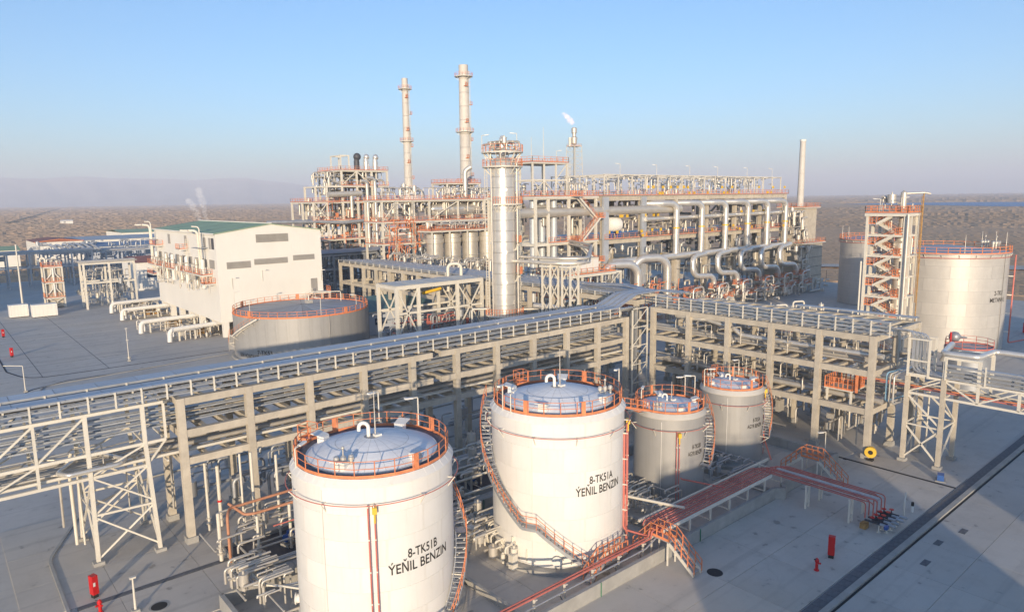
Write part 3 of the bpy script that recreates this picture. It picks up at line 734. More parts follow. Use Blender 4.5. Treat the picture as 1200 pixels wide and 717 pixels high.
def rack(label, axis, cols, rows, levels, loc, beam_rows=None, cw=0.62, bd=0.62, cross=None, gaps=(), m="concrete", foot=True, name="pipe_rack"):
    """cols: positions along the axis, rows: positions across; levels: beam tops"""
    def P(a, c, z): return (a, c, z) if axis == 'x' else (c, a, z)
    def S(la, lc, lz): return (la, lc, lz) if axis == 'x' else (lc, la, lz)
    t = thing(name, label, "pipe rack", loc); ztop = max(levels)
    for a in cols:
        for c in rows:
            piece("column", m, t, P(a, c, (ztop-0.004)/2), (cw, cw, ztop-0.004))
            if foot: piece("footing", "kerb_concrete", t, P(a, c, 0.25), (cw+0.3, cw+0.3, 0.6))
    for lv in levels:
        for c in rows:
            for i in range(len(cols)-1):
                a0, a1 = cols[i]+cw/2, cols[i+1]-cw/2
                if i in gaps and lv > 9:
                    for q0, q1 in ((a0, a0+(a1-a0)*0.42), (a1-(a1-a0)*0.36, a1)): piece("beam", m, t, P((q0+q1)/2, c, lv-bd/2), S(q1-q0, cw-0.1, bd))
                    continue
                piece("beam", m, t, P((a0+a1)/2, c, lv-bd/2), S(a1-a0, cw-0.1, bd))
        for a in cols:
            for c0, c1 in zip(rows, rows[1:]): piece("cross_beam", m, t, P(a, (c0+c1)/2, lv-bd/2-0.01), S(cw-0.16, c1-c0-cw, bd-0.03))
    for lv, sp, w, h in (cross or []):
        n = round((cols[-1]-cols[0])/sp)
        for k in range(1, n):
            a = cols[0]+(cols[-1]-cols[0])*k/n
            if min(abs(a-x) for x in cols) < 0.5: continue
            for c0, c1 in zip(rows, rows[1:]): piece("secondary_beam", m, t, P(a, (c0+c1)/2, lv-h/2-0.02), S(w, c1-c0-cw, h))
    return t
def lonepipe(label, pts, r, m="silver_dull", n=10, er=None, name="pipe", group=None, cat="pipe", k=4, shoes=0):
    P = [V3(p) for p in pts]
    b = MB().pipe(P, r, er, n, k)
    return b.build(name, m, None, label, cat, group, loc=(P[0].x, P[0].y, P[0].z))
CA = [15.4+5.75*k for k in range(11)]
YA0, YA1 = 61.5, 67.3
rack("long beige concrete pipe rack running behind the two white tanks", 'x', CA, (YA0, YA1), (12.85, 10.05, 7.6), (15.4, 61.5, 0), gaps=(4,),
     cross=[(12.85, 1.92, 0.3, 0.35), (10.05, 1.92, 0.42, 0.5), (7.6, 1.92, 0.3, 0.4)])
CB = [30.9+5.95*k for k in range(6)]
XB = (77.8, 84.0, 90.2)
rack("wide beige concrete pipe rack at right, beyond the small grey tanks", 'y', CB, XB, (13.8, 9.9, 5.6), (77.8, 30.9, 0), bd=0.68,
     cross=[(13.8, 1.98, 0.8, 0.4), (9.9, 2.0, 0.45, 0.5), (5.6, 2.0, 0.3, 0.4)])
CC = [66.6+6.0*k for k in range(17)]
XC = (81.3, 89.3)
rack("far concrete pipe rack receding from the corner towards the heaters", 'y', CC, XC, (13.8, 9.2), (81.3, 66.6, 0), bd=0.75,
     cross=[(13.8, 3.0, 0.4, 0.4)])
# cable trays on the long rack
EA = -14.0
gt = "cable trays on the long rack"
tray("front tray stack of open ladder rails on short posts along the long rack", 'x', EA, 71.5, 61.75, 13.22, 3, 0.48, 0.5, 1.92, True, gt)
tray("middle covered cable tray on the long rack, broad flat bluish covers", 'x', EA, 70.6, 63.75, 13.55, 2, 0.3, 1.5, 2.9, True, gt)
tray("rear covered cable tray on the long rack, farthest from the white tanks", 'x', EA, 70.6, 66.0, 13.65, 2, 0.35, 1.9, 2.9, True, gt)
tray("deep four-tier cable tray bank hung between upper and middle beams of the long rack", 'x', EA, 72.0, 62.7, 10.55, 4, 0.47, 0.55, 0, False, gt)
tray("rear tray bank inside the long rack between its upper and middle beams", 'x', EA, 72.0, 65.6, 10.6, 3, 0.55, 0.6, 0, False, gt)
for i, (y, z, r, mm) in enumerate(((62.4, 7.95, .14, "white_steel"), (63.1, 7.9, .1, "silver_dull"), (64.0, 8.0, .2, "silver_dull"), (64.9, 7.92, .12, "galv"), (65.8, 7.95, .16, "silver_dull"), (66.5, 7.9, .09, "grey_pipe"))):
    lonepipe("pipe on the lowest beams of the long rack, %s from its front edge" % ["first", "second", "third", "fourth", "fifth", "sixth"][i], [(EA, y, z), (10.5+i*0.3, y, z), (10.8+i*.3, y, z+0.0), (77, y, z)], r, mm, 8, group="pipes on the lowest beams of the long rack")
# trays sweep up from the long rack to the corner and pass on along the right rack
def sweep(label, pts, w, m="galv_cover", name="cable_tray", side=0.14):
    P = [V3(p) for p in pts]; t = thing(name, label, "cable tray", tuple(P[0]), "cable trays at the rack corner")
    b = MB(); s = MB(); n = len(P)
    for i in range(n-1):
        d = P[i+1]-P[i]
        def nrm(j):
            a = P[max(0, j-1)]; c = P[min(n-1, j+1)]; q = c-a; return Vector((-q.y, q.x, 0)).normalized()*(w/2)
        a, c = nrm(i), nrm(i+1)
        b.quad(P[i]-a, P[i+1]-c, P[i+1]+c, P[i]+a)
        for g in (1, -1): s.bar(P[i]+a*g-Vector((0, 0, .08)), P[i+1]+c*g-Vector((0, 0, .08)), 0.05, side)
    b.build("tray_cover", m, t); s.build("tray_rail", "galv", t); return t
for i, (y, w) in enumerate(((62.9, 0.7), (63.9, 0.8), (65.0, 0.9), (66.2, 0.9))):
    x1 = 83.0-i*1.2; e = fillet([(70.6, y, 14.0), (72.5, y, 14.1), (76.5, y, 15.55), (x1, y, 15.6), (x1, y-3, 15.6), (x1-0.0, 58.5, 15.6)], 2.0, 5) if i < 2 else fillet([(70.6, y, 14.0), (72.5, y, 14.1), (76.5, y, 15.45), (79+i*1.2, y, 15.5), (79+i*1.2+2.4, y+6, 15.5), (79+i*1.2+2.4, 80, 15.0)], 2.5, 5)
    sweep("covered tray sweeping up over the rack corner, %s from the front" % ["first", "second", "third", "fourth"][i], e, w)
gb = "cable trays on the right rack"
tray("four-tier ladder tray stack on posts along the front edge of the right rack", 'y', 29.2, 60.0, 77.75, 14.15, 4, 0.42, 0.5, 1.98, True, gb)
for i, x in enumerate((82.2, 85.5, 89.0)):
    pass
tray("flat covered tray along the far edge of the right rack", 'y', 31, 46, 90.4, 14.2, 1, 0.3, 0.9, 2.0, True, gb)
# far rack trays
for i, x in enumerate((81.4, 82.9, 84.5, 86.2, 88.2)):
    tray("covered cable tray along the far rack, %s from its near side" % ["first", "second", "third", "fourth", "fifth"][i], 'y', 69, 163-i*1.5, x, 14.05, 2, 0.35, 1.15 if i else 0.5, 2.9, True, "cable trays on the far rack")
# vertical tray bundle dropping from the corner of the long rack, in a braced frame
t = thing("tray_riser", "vertical bundle of grey cable trays dropping to the ground at the rack corner", "cable tray", (74.6, 61.2, 0))
for i in range(5):
    y = 60.9+i*0.5; x = 73.7+i*0.28
    e = fillet([(71.3, y, 14.25-i*.2), (x+0.6, y, 14.25-i*.2), (x+0.6, y, 0.2)], 1.0, 5)
    b = MB()
    for a, c in zip(e, e[1:]): b.bar(a, c, 0.42, 0.09)
    b.build("tray_run", "galv", t)
fr = thing("support_frame", "slim braced steel frame holding the vertical tray bundle at the rack corner", "support frame", (75.2, 60.9, 0))
for x in (73.2, 76.4): piece("post", "white_steel", fr, (x, 60.6, 6.9), (0.16, 0.16, 13.8))
for k in range(5):
    z = 1.0+k*2.6; barpiece("brace", "white_steel", fr, (73.2, 60.55, z), (76.4, 60.55, z+2.5), 0.09); piece("rung", "white_steel", fr, (74.8, 60.6, z+2.55), (3.0, 0.1, 0.12))
# pipes inside the right rack
gp = "pipes inside the right rack"
ORD = ["first", "second", "third", "fourth", "fifth", "sixth", "seventh", "eighth"]
lonepipe("shiny silver pipe with a flat loop between the upper beams of the right rack", [(79.0, 30.2, 11.4), (79.0, 47.5, 11.4), (79.0, 48.8, 12.2), (78.6, 52.5, 12.9), (78.2, 53.2, 12.9), (78.2, 57.4, 12.9), (80.6, 57.4, 12.9), (80.6, 50.6, 12.9)], 0.30, "silver", 12, group=gp)
lonepipe("dull grey pipe low in the right rack running its whole length", [(79.4, 30.2, 6.25), (79.4, 61, 6.25)], 0.33, "silver_dull", 12, group=gp)
lonepipe("bluish grey pipe beside the long dull one on the low beams of the right rack", [(80.6, 30.2, 6.2), (80.6, 66, 6.2)], 0.26, "galv", 12, group=gp)
for i, (x, z, r, mm) in enumerate(((81.6, 6.05, .18, "silver_dull"), (82.4, 5.95, .12, "white_steel"), (83.1, 6.0, .15, "silver_dull"), (85.2, 6.1, .22, "silver_dull"), (86.4, 6.0, .15, "grey_pipe"), (87.6, 6.2, .3, "silver"), (79.9, 10.3, .16, "silver_dull"), (80.8, 10.4, .24, "silver_dull"), (82.1, 10.25, .14, "white_steel"), (83.0, 10.3, .18, "silver"), (85.4, 10.4, .25, "silver_dull"), (86.6, 10.3, .17, "galv"), (88.0, 10.5, .32, "silver_dull"))):
    lonepipe("%s pipe on the %s beams of the right rack, %s in from the front" % ("thin" if r < .2 else "thick", "low" if z < 8 else "middle", ORD[i if i < 6 else i-6]), [(x, 30.2+i*0.4, z), (x, 64, z)], r, mm, 8, group=gp)
rb = random.Random(3)
for lv, names in ((5.6, "low"), (9.9, "middle")):
    b = MB()
    for k in range(70):
        y = rb.uniform(31.5, 60); x = rb.uniform(78.4, 89.5); z = lv+rb.uniform(0.2, 0.9); h = rb.uniform(0.6, 2.2); q = rb.uniform(0.6, 2.5)
        b.pipe([(x, y, z), (x, y, z+h), (x+rb.choice((-q, q)), y+rb.choice((0, q*.4)), z+h)], rb.uniform(0.04, 0.1), None, 5, 2)
        if k % 3 == 0: b.cyl((x, y, z+h*.4), (x, y, z+h*.4+0.3), 0.17, 7)
        if k % 7 == 0: b.box((x, y, z+0.3), (0.5, 0.5, 0.8))
    b.build("branch_piping", "silver_dull", None, "tangle of small branch pipes and valves on the %s beams of the right rack" % names, "pipework", None, "stuff", loc=(77.8, 31, lv))
# valve platform, coloured pipes at the end of the right rack
t = thing("valve_platform", "bright orange railed platform hung inside the right rack near its end", "platform", (79.6, 34.2, 5))
MB().b2(78.2, 81.4, 33.0, 36.2, 6.95, 7.08).build("deck", "white_steel", t)
rail(t, [(78.25, 33.05, 7.08), (78.25, 36.15, 7.08), (81.3, 36.15, 7.08), (81.3, 33.05, 7.08), (78.25, 33.05, 7.08)], 1.3, 0.55, r=0.045, single=False)
MB().bar((78.4, 33.2, 5.0), (78.4, 33.2, 7), 0.2).bar((78.4, 35.9, 5), (78.4, 35.9, 7), 0.2).build("support", "white_steel", t)
MB().bar((78.3, 32.6, 7.0), (78.3, 32.6, 9.2), 0.22).build("gate_post", "orange", t)
for i, (mm, nm) in enumerate((("pale_blue", "pale blue"), ("white_steel", "white"), ("silver", "silvery"))):
    lonepipe("%s pipe bent down the end of the right rack" % nm, [(84, 29.2-i*.05, 9.6), (79.4-i*0.35, 29.9-i*.5, 9.6), (79.4-i*.35, 29.9-i*.5, 6.4), (84, 29.2-i*.5, 6.4)], 0.11, mm, 8, 0.35, group="bent pipes at the end of the right rack")
t = thing("hose_drum", "yellow round drum standing against the foot of the last rack column", "drum", (77.35, 30.3, 0))
MB().lathe([(0.26, -0.22), (0.6, -0.22), (0.6, 0.22), (0.26, 0.22), (0.26, -0.22)], (0, 0, 0), 18).build("ring", "yellow", t)
o = [c for c in t.children][0]; o.location = (0.0, 0.0, 0.95); o.data.transform(Matrix.Translation((77.35, 30.3, 0))); o.rotation_euler = (0, rad(90), rad(20))
MB().cyl((77.3, 30.3, 0.95), (77.45, 30.34, 0.95), 0.28, 12).box((77.35, 30.3, 0.1), (0.5, 0.7, 0.2)).build("stand", "black", t)

# ---------------------------------------------------------------- steel bridges
def member(t, nm, p, q, w, m="white_steel"): return barpiece(nm, m, t, p, q, w)
t = thing("truss_bridge", "white steel truss bridge on splayed legs carrying the trays off to the left", "pipe bridge", (10.7, 65, 0))
for y in (61.9, 67.9):
    for z in (12.72, 9.5, 7.6):
        member(t, "chord", (EA, y, z), (14.2 if z > 8 else 12.6, y, z), 0.24)
    for x in (-5.3, -1.9, 1.6, 5.1, 8.5, 12.6):
        member(t, "post", (x, y, 7.6 if x < 9 else 9.5), (x, y, 12.6), 0.2 if x < 8 else 0.3)
    member(t, "post", (14.2, y, 9.6), (14.2, y, 12.6), 0.18)
    for x0, x1 in ((-5.3, -1.9), (-1.9, 1.6), (1.6, 5.1), (5.1, 8.5)): member(t, "diagonal", (x0, y, 9.6), (x1, y, 12.6), 0.14)
    member(t, "diagonal", (14.2, y, 9.5), (12.7, y, 7.7), 0.14)
    for x0, x1 in ((-1.9, 1.6), (1.6, 5.1), (8.5, 12.6)): member(t, "diagonal", (x0, y, 7.7), (x1, y, 9.4), 0.13)
for x in (-5.3, -1.9, 1.6, 5.1, 8.5, 12.6, 14.2):
    for z in (12.7, 9.5, 7.6): member(t, "cross_member", (x, 61.9, z-0.03), (x, 67.9, z-0.03), 0.16)
LB = {(0, 0): (8.5, 62.6, 0), (1, 0): (12.95, 61.7, 0), (0, 1): (8.3, 68.4, 0), (1, 1): (13.3, 68.2, 0)}
LT = {(0, 0): (8.5, 61.9, 7.6), (1, 0): (12.6, 61.9, 9.5), (0, 1): (8.5, 67.9, 7.6), (1, 1): (12.6, 67.9, 9.5)}
def lerp(p, q, f): return tuple(a+(b-a)*f for a, b in zip(p, q))
for k in LB:
    member(t, "leg", LB[k], LT[k], 0.3); piece("footing", "kerb_concrete", t, (LB[k][0], LB[k][1], 0.12), (0.8, 0.8, 0.3))
for s in (0, 1):
    A0, A1, B0, B1 = LB[(0, s)], LT[(0, s)], LB[(1, s)], LT[(1, s)]
    def at(P0, P1, z): return lerp(P0, P1, z/P1[2])
    for z in (4.3,): member(t, "cross_member", at(A0, A1, z), at(B0, B1, z), 0.17)
    for z0, z1 in ((0.4, 4.2), (4.3, 7.6)):
        member(t, "diagonal", at(A0, A1, z0), at(B0, B1, z1), 0.13); member(t, "diagonal", at(A0, A1, z1), at(B0, B1, z0+0.3), 0.13)
for s in (0, 1):
    A0, A1, B0, B1 = LB[(s, 0)], LT[(s, 0)], LB[(s, 1)], LT[(s, 1)]
    member(t, "diagonal", at(A0, A1, 0.5), at(B0, B1, 7.4), 0.13); member(t, "diagonal", at(A0, A1, 7.4), at(B0, B1, 0.5), 0.13); member(t, "cross_member", at(A0, A1, 4.3), at(B0, B1, 4.3), 0.15)
b = MB(); rb = random.Random(5)
for k in range(12):
    y = 62.3+k*0.45; z = rb.choice((8.0, 8.2, 9.9)); r = rb.uniform(.05, .12)
    x1 = rb.uniform(4, 13); b.pipe([(EA, y, z), (x1, y, z), (x1+0.3, y+rb.uniform(-.4, 1.2), z+0.0), (x1+2.4, y+rb.uniform(-.2, .9), z), (x1+2.4, y+.5, rb.choice((7.9, 2.0)))], r, None, 6, 2)
b.build("branch_piping", "silver_dull", None, "small pipes lying along the deck of the left truss bridge", "pipework", None, "stuff", loc=(5, 65, 8))
lonepipe("bright silver duct loop hung on the side of the left truss bridge", [(8.6, 66, 8.4), (6.4, 62.6, 8.35), (7.0, 61.5, 8.35), (10.6, 61.5, 8.35), (11.2, 62.6, 8.3), (9.6, 66, 8.3)], 0.17, "silver", 8)
lonepipe("cluster pipe running down the back leg of the left truss bridge", [(8.0, 67.2, 8.3), (7.7, 67.0, 7.6), (7.7, 67.0, 0.3)], 0.14, "white_steel", 8)
lonepipe("slim pipe beside the back leg of the left truss bridge", [(8.2, 66.6, 8.3), (8.2, 66.5, 0.3)], 0.09, "white_steel", 7)

t = thing("truss_bridge", "white steel truss bridge on braced legs leaving the right rack towards the picture's right edge", "pipe bridge", (81.8, 26, 0))
RX = (80.0, 84.2)
for x in RX:
    for y in (28.0, 24.5): piece("leg", "concrete", t, (x, y, 4.9), (0.42, 0.42, 9.8))
    for y in (28.0, 24.5): piece("footing", "kerb_concrete", t, (x, y, 0.15), (0.8, 0.8, 0.34))
    for z in (9.7, 7.75): member(t, "chord", (x, 28.2 if z > 9 else 28.2, z), (x, 3.0, z), 0.24)
    member(t, "diagonal", (x, 28, 0.4), (x, 24.5, 4.2), 0.16); member(t, "diagonal", (x, 24.5, 4.4), (x, 28, 7.6), 0.16)
    member(t, "diagonal", (x, 28, 4.2), (x, 24.5, 0.4), 0.16); member(t, "cross_member", (x, 28, 4.3), (x, 24.5, 4.3), 0.16)
    for y in (21.4, 17.9, 14.4, 10.9): member(t, "post", (x, y, 7.8), (x, y, 9.6), 0.24)
    for y0, y1 in ((28, 24.5), (21.4, 24.5), (21.4, 17.9), (14.4, 17.9), (14.4, 10.9)): member(t, "diagonal", (x, y0, 7.8), (x, y1, 9.6), 0.15)
for y in (28, 24.5):
    member(t, "diagonal", (80, y, 0.5), (84.2, y, 4.2), 0.14); member(t, "diagonal", (84.2, y, 4.3), (80, y, 7.6), 0.14); member(t, "cross_member", (80, y, 4.3), (84.2, y, 4.3), 0.15)
for y in (28, 24.5, 21.4, 17.9, 14.4, 10.9):
    for z in (9.7, 7.75): member(t, "cross_member", (80, y, z), (84.2, y, z), 0.2)
for y in (24.5, 21.4):      # portal frames above the deck
    for x in RX: member(t, "portal_post", (x, y, 9.7), (x, y, 12.1), 0.3)
for x in RX: member(t, "portal_beam", (x, 24.6, 12.1), (x, 21.3, 12.1), 0.26)
t2 = thing("tray_shaft", "square white steel cage with grey trays dropping from the right rack to the bridge", "cable tray", (80.2, 27, 9.6))
for x in (79.8, 81.6):
    for y in (28.0, 26.0): piece("post", "white_steel", t2, (x, y, 11.7), (0.2, 0.2, 4.2))
    for z in (13.7, 11.4, 9.9): member(t2, "rung", (x, 28, z), (x, 26, z), 0.16)
for i in range(5):
    x = 79.9+i*0.34; e = fillet([(x, 31, 14.6-i*.1), (x, 27.6-i*.25, 14.5-i*.1), (x, 27.6-i*.25, 10.2), (x, 24, 10.0)], 0.8, 4); b = MB()
    for a, c in zip(e, e[1:]): b.bar(a, c, 0.28, 0.1)
    b.build("tray_run", "galv", t2)
tray("four-tier tray stack along the near side of the right truss bridge", 'y', 3, 24.4, 80.1, 10.0, 4, 0.42, 0.5, 3.5, True, "trays on the right bridge", ph=2.0)
tray("low open tray stack along the middle of the right truss bridge", 'y', 3, 24.4, 81.6, 9.95, 2, 0.4, 0.8, 3.5, True, "trays on the right bridge")
lonepipe("fat silver pipe crossing above the right truss bridge with a dog-leg", [(87.5, 27.2, 10.2), (86.6, 26.0, 12.4), (80.6, 25.0, 12.4), (80.8, 21.8, 12.4), (85.1, 21.6, 12.4), (85.2, 3, 12.4)], 0.3, "silver", 12, .6)
for i, (x, mm) in enumerate(((80.9, "red_pipe"), (81.7, "orange"), (82.5, "silver_dull"), (83.2, "white_steel"))):
    lonepipe("%s pipe low inside the right truss bridge" % ["red", "rust orange", "dull silver", "white"][i], [(x, 34, 8.15), (x, 3, 8.15)], 0.08, mm, 8, group="pipes in the right bridge")
for x, y in ((84.4, 27.2), (83.0, 28.2)):
    lonepipe("thin drop pipe beside the legs of the right truss bridge, %s one" % ("outer" if x > 84 else "inner"), [(x, y, 8), (x, y, 0.2)], 0.09, "white_steel", 6)
# ---------------------------------------------------------------- process units
def clutter(label, x0, x1, y0, y1, z0, z1, n, seed, m="silver_dull", rmax=0.22, dirs="xyz", parent=None, name="small_piping"):
    q = random.Random(seed); b = MB(); U = q.uniform
    for k in range(n):
        x, y, z = U(x0, x1), U(y0, y1), U(z0, z1); r = U(0.06, rmax); t = q.random()
        if t < 0.35:
            zz = min(z1, z+U(1.5, 6)); b.pipe([(x, y, z), (x, y, zz), (min(x1, x+U(.6, 3)), y, zz)], r, None, 6, 2)
        elif t < 0.55:
            h = U(1.0, 3.5); w = U(0.7, 2.2); b.pipe([(x, y, z), (x, y, min(z1, z+h)), (x+w, y, min(z1, z+h)), (x+w, y, z)], r, None, 6, 3)
        elif t < 0.72:
            L = U(2, 8); b.pipe([(x, y, z), (min(x1, x+L), y, z), (min(x1, x+L), y, max(z0, z-U(.5, 3)))], r, None, 6, 2)
        elif t < 0.82:
            L = U(1, 4); b.cyl((x, y, z), (x, min(y1, y+L), z), r, 6)
        elif t < 0.90:
            w = min(.7, U(1.4, 3.2)*rmax); b.cyl((x, y, z), (x, y, z+w*2.2), w, 9); b.cyl((x, y, max(z0-.1, z-.4)), (x, y, z+w*2.8), .1, 6)
        elif t < 0.95:
            b.box((x, y, z), (U(.4, 1.2), U(.4, .9), U(.5, 1.5)))
        else:
            b.cyl((x, y, z), (x+.05, y-.35, z), .35, 8).cyl((x, y, z-.5), (x, y, z+.7), .12, 6)
    if parent is not None: return b.build(name, m, parent, kind="stuff")
    return b.build(name, m, None, label, "pipework", None, "stuff", loc=((x0+x1)/2, (y0+y1)/2, z0))
def sframe(t, xs, ys, zs, cw=0.45, bw=0.38, m="white_steel", z0=0.0, brace=(), bx=None, top=None):
    for i, x in enumerate(xs):
        for j, y in enumerate(ys):
            zt = top(i, j) if top else zs[-1]
            piece("column", m, t, (x, y, (z0+zt)/2), (cw, cw, zt-z0))
    for z in zs:
        for y in ys:
            for a, c in zip(xs, xs[1:]): piece("beam", m, t, ((a+c)/2, y, z-bw/2-0.003), (c-a-cw, bw*0.8, bw))
        for x in xs:
            for a, c in zip(ys, ys[1:]): piece("beam", m, t, (x, (a+c)/2, z-bw/2-0.006), (bw*0.8, c-a-cw, bw-0.01))
    for (x0, za, x1, zb, y) in brace: barpiece("brace", m, t, (x0, y, za), (x1, y, zb), cw*0.5)
def deck(t, x0, x1, y0, y1, z, rails="fblr", th=0.14, m="galv", beam=0.5, rm="orange", sp=1.8):
    MB().b2(x0, x1, y0, y1, z-th, z).build("deck", m, t)
    b = MB()
    if beam:
        for (p, q) in (((x0, y0), (x1, y0)), ((x1, y0), (x1, y1)), ((x1, y1), (x0, y1)), ((x0, y1), (x0, y0))): b.bar((*p, z-th-beam/2-.004), (*q, z-th-beam/2-.004), 0.22, beam)
        b.build("edge_beam", "white_steel", t)
    S = {'f': [(x0, y0, z), (x1, y0, z)], 'r': [(x1, y0, z), (x1, y1, z)], 'b': [(x1, y1, z), (x0, y1, z)], 'l': [(x0, y1, z), (x0, y0, z)]}
    for k in rails: rail(t, S[k], 1.15, sp, rm, r=0.038)
def zigzag(t, xa, xb, y0, y1, zs, m="white_steel", w=1.0):
    """flights between landings at heights zs, running in X, alternating in two lanes"""
    for k, (za, zb) in enumerate(zip(zs, zs[1:])):
        y = y0+0.2+(k % 2)*(w+0.2); p, q = ((xa+1.3, xb-1.3) if k % 2 == 0 else (xb-1.3, xa+1.3))
        for dy in (0, w):
            MB().bar((p, y+dy, za), (q, y+dy, zb), 0.09, 0.42).build("stringer", m, t)
        n = int((zb-za)/0.3); b = MB()
        for i in range(1, n): f = i/n; b.box((p+(q-p)*f, y+w/2, za+(zb-za)*f), (0.3, w-.1, 0.06))
        b.build("treads", "galv", t)
        rail(t, [(p, y, za), (q, y, zb)], 1.1, 1.5, r=0.035, toe=False); rail(t, [(p, y+w, za), (q, y+w, zb)], 1.1, 1.5, r=0.035, toe=False)
        xl = (xb-1.3, xb) if k % 2 == 0 else (xa, xa+1.3)
        MB().b2(xl[0], xl[1], y0, y1, zb-0.16, zb).build("landing", "galv", t)
        e = xl[1] if k % 2 == 0 else xl[0]; o = xl[0] if k % 2 == 0 else xl[1]
        rail(t, [(o, y0, zb), (e, y0, zb), (e, y1, zb), (o, y1, zb)], 1.15, 0.8, r=0.04)
def ladder(t, x, y, z0, z1, cage=True):
    b = MB().bar((x-.25, y, z0), (x-.25, y, z1), .08).bar((x+.25, y, z0), (x+.25, y, z1), .08)
    k = z0
    while k < z1: b.bar((x-.25, y, k), (x+.25, y, k), .05); k += 0.45
    if cage:
        k = z0+2
        while k < z1:
            b.tube([(x+.42*cos(a), y-.05-.7*sin(a)*.9, k) for a in [pi*i/5 for i in range(6)]], .03, 4); k += 1.4
    return b.build("ladder", "white_steel", t)

# tall silver column
CX, CY = 74.0, 88.8
t = thing("distillation_column", "tall slim silver column ringed by orange railed platforms, standing before the far rack", "column", (CX, CY, 0)); c = (CX, CY)
MB().lathe([(2.5, 0), (2.5, 9.3), (2.3, 9.9)], (CX, CY, 0), 40).build("skirt", "clad", t)
for k in range(14):
    z = 9.9+k*1.75; MB().lathe([(2.04, z+0.02), (2.04, z+1.71), (1.98, z+1.75)], (CX, CY, 0), 40).build("cladding_band", "silver", t)
MB().lathe([(2.0, 34.4), (1.7, 35.2), (.8, 35.9), (0.02, 36.0)], (CX, CY, 0), 32).build("top_head", "silver", t)
def ringdeck(t, c, r0, r1, z, a0=0, a1=360, n=24, sup=True, m="white_steel"):
    b = MB().lathe([(r0, z-.12), (r0, z), (r1, z), (r1, z-.2), (r0, z-.12)], (c[0], c[1], 0), n, rad(a0), rad(a1), smooth=False); b.build("ring_platform", m, t)
    full = a1-a0 == 360; pts = [pol(c, r1-.05, a0+(a1-a0)*k/n, z) for k in range(n if full else n+1)]
    rail(t, pts, 1.1, 5, closed=full, r=0.03, toe=False)
    if sup:
        b = MB()
        for k in range(0, n, 2): a = a0+(a1-a0)*k/n; b.bar(pol(c, r0-.05, a, z-1.3), pol(c, r1-.2, a, z-.2), .1)
        b.build("bracket", m, t)
for z, r1, a0, a1 in ((10.0, 3.2, 100, 330), (16.8, 3.1, 290, 390), (22.0, 3.0, 290, 400), (28.3, 3.2, 200, 390), (34.3, 3.3, 0, 360), (36.6, 3.4, 0, 360)): ringdeck(t, c, 2.15, r1, z, a0, a1)
for d in range(0, 360, 45): MB().bar(pol(c, 2.2, d, 34.4), pol(c, 3.1, d, 36.5), .13).build("bracket", "white_steel", t)
ladder(t, CX-2.4, CY+1.4, 10, 34, False); ladder(t, CX+2.0, CY-1.6, 10, 34)
b = MB()
for d, r, z0, z1 in ((300, .16, 5, 35), (318, .12, 6, 30), (180, .12, 8, 37), (150, .08, 9, 28)):
    b.pipe([pol(c, 2.45, d, z0), pol(c, 2.45, d, z1), pol(c, 1.6, d, z1+.01)], r, None, 8)
b.build("riser_pipe", "silver_dull", t)
clutter("", CX-2.4, CX+2.0, CY-2.2, CY+2.2, 36.7, 38.2, 30, 11, "silver_dull", .2, parent=t)
MB().lathe([(.5, 36), (.5, 38.6), (.2, 39.2)], (CX, CY, 0), 14).build("top_nozzle", "silver", t)
lamp(t, CX-2.9, CY+1.6, 36.6, 2.6, 310); lamp(t, CX+1.8, CY-1.6, 36.6, 2.9, 140)
for d, z in ((235, 15.5), (235, 20.5), (240, 30.5)): MB().cyl(pol(c, 2.0, d, z), pol(c, 2.4, d, z), .36, 12).build("manway", "silver", t)
b = MB(); b.pipe([(CX+2.6, CY-.5, 10.5), (CX+5.5, CY-2.5, 10.5), (CX+5.5, CY-2.5, 6)], .18, None, 8).pipe([(CX-2.5, CY+1, 11), (CX-4.8, CY+2.8, 11), (CX-4.8, CY+2.8, 4)], .16, None, 8); b.build("branch_pipe", "white_steel", t)

# long structure with the silver pipes
t = thing("process_structure", "long two storey open structure at right carrying a row of bent silver pipes", "process structure", (165, 122, 0))
XS5 = [124, 138, 152, 166, 180, 194, 208]; YS5 = [112, 122, 134]
sframe(t, XS5, YS5, [19.2, 29.4], 1.0, 1.1, "concrete", brace=[(124, 19.4, 131, 28.4, 134), (194, 19.4, 208, 28.4, 134), (138, 1, 152, 18, 134)])
deck(t, 123.2, 209, 111.2, 135, 29.55, "fblr", beam=0, sp=2.2)
deck(t, 123.2, 209, 110.6, 135, 19.35, "fr", beam=0, sp=2.2)
clutter("", 125, 208, 112.5, 133, 29.6, 34.2, 190, 21, "silver_dull", .26, parent=t)
clutter("", 125, 208, 112, 120, 19.4, 23.5, 170, 22, "silver_dull", .3, parent=t)
clutter("", 125, 208, 113, 132, 23.5, 28.3, 70, 24, "silver_dull", .5, parent=t)
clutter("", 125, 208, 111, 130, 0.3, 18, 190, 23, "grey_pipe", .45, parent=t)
clutter("", 125, 208, 108, 112, 3, 17, 60, 27, "silver_dull", .3, parent=t)
b = MB(); q = random.Random(4)
for k in range(17):      # portal frames over the top deck
    x = 125.5+k*5.1
    for y in (113, 121, 131): b.bar((x, y, 29.5), (x, y, 34.4), .26)
    b.bar((x, 112.8, 34.4), (x, 131.2, 34.4), .26)
for y in (113, 131): b.bar((125.3, y, 34.5), (207.4, y, 34.5), .22)
b.build("portal_frames", "white_steel", t)
b = MB()
for k in range(60): x = q.uniform(125, 207); y = q.choice((111.6, 111, 108.9)); z = q.choice((29.7, 31.2, 19.6, 20.6, 14.0, 24.3)); b.box((x, y, z+.3), (.45, .4, .7))
b.build("valve_actuators", "yellow", t)
for k, x in enumerate((130, 144, 158, 171, 186, 200)): lamp(t, x, 112, 34.4, 2.6, 140)
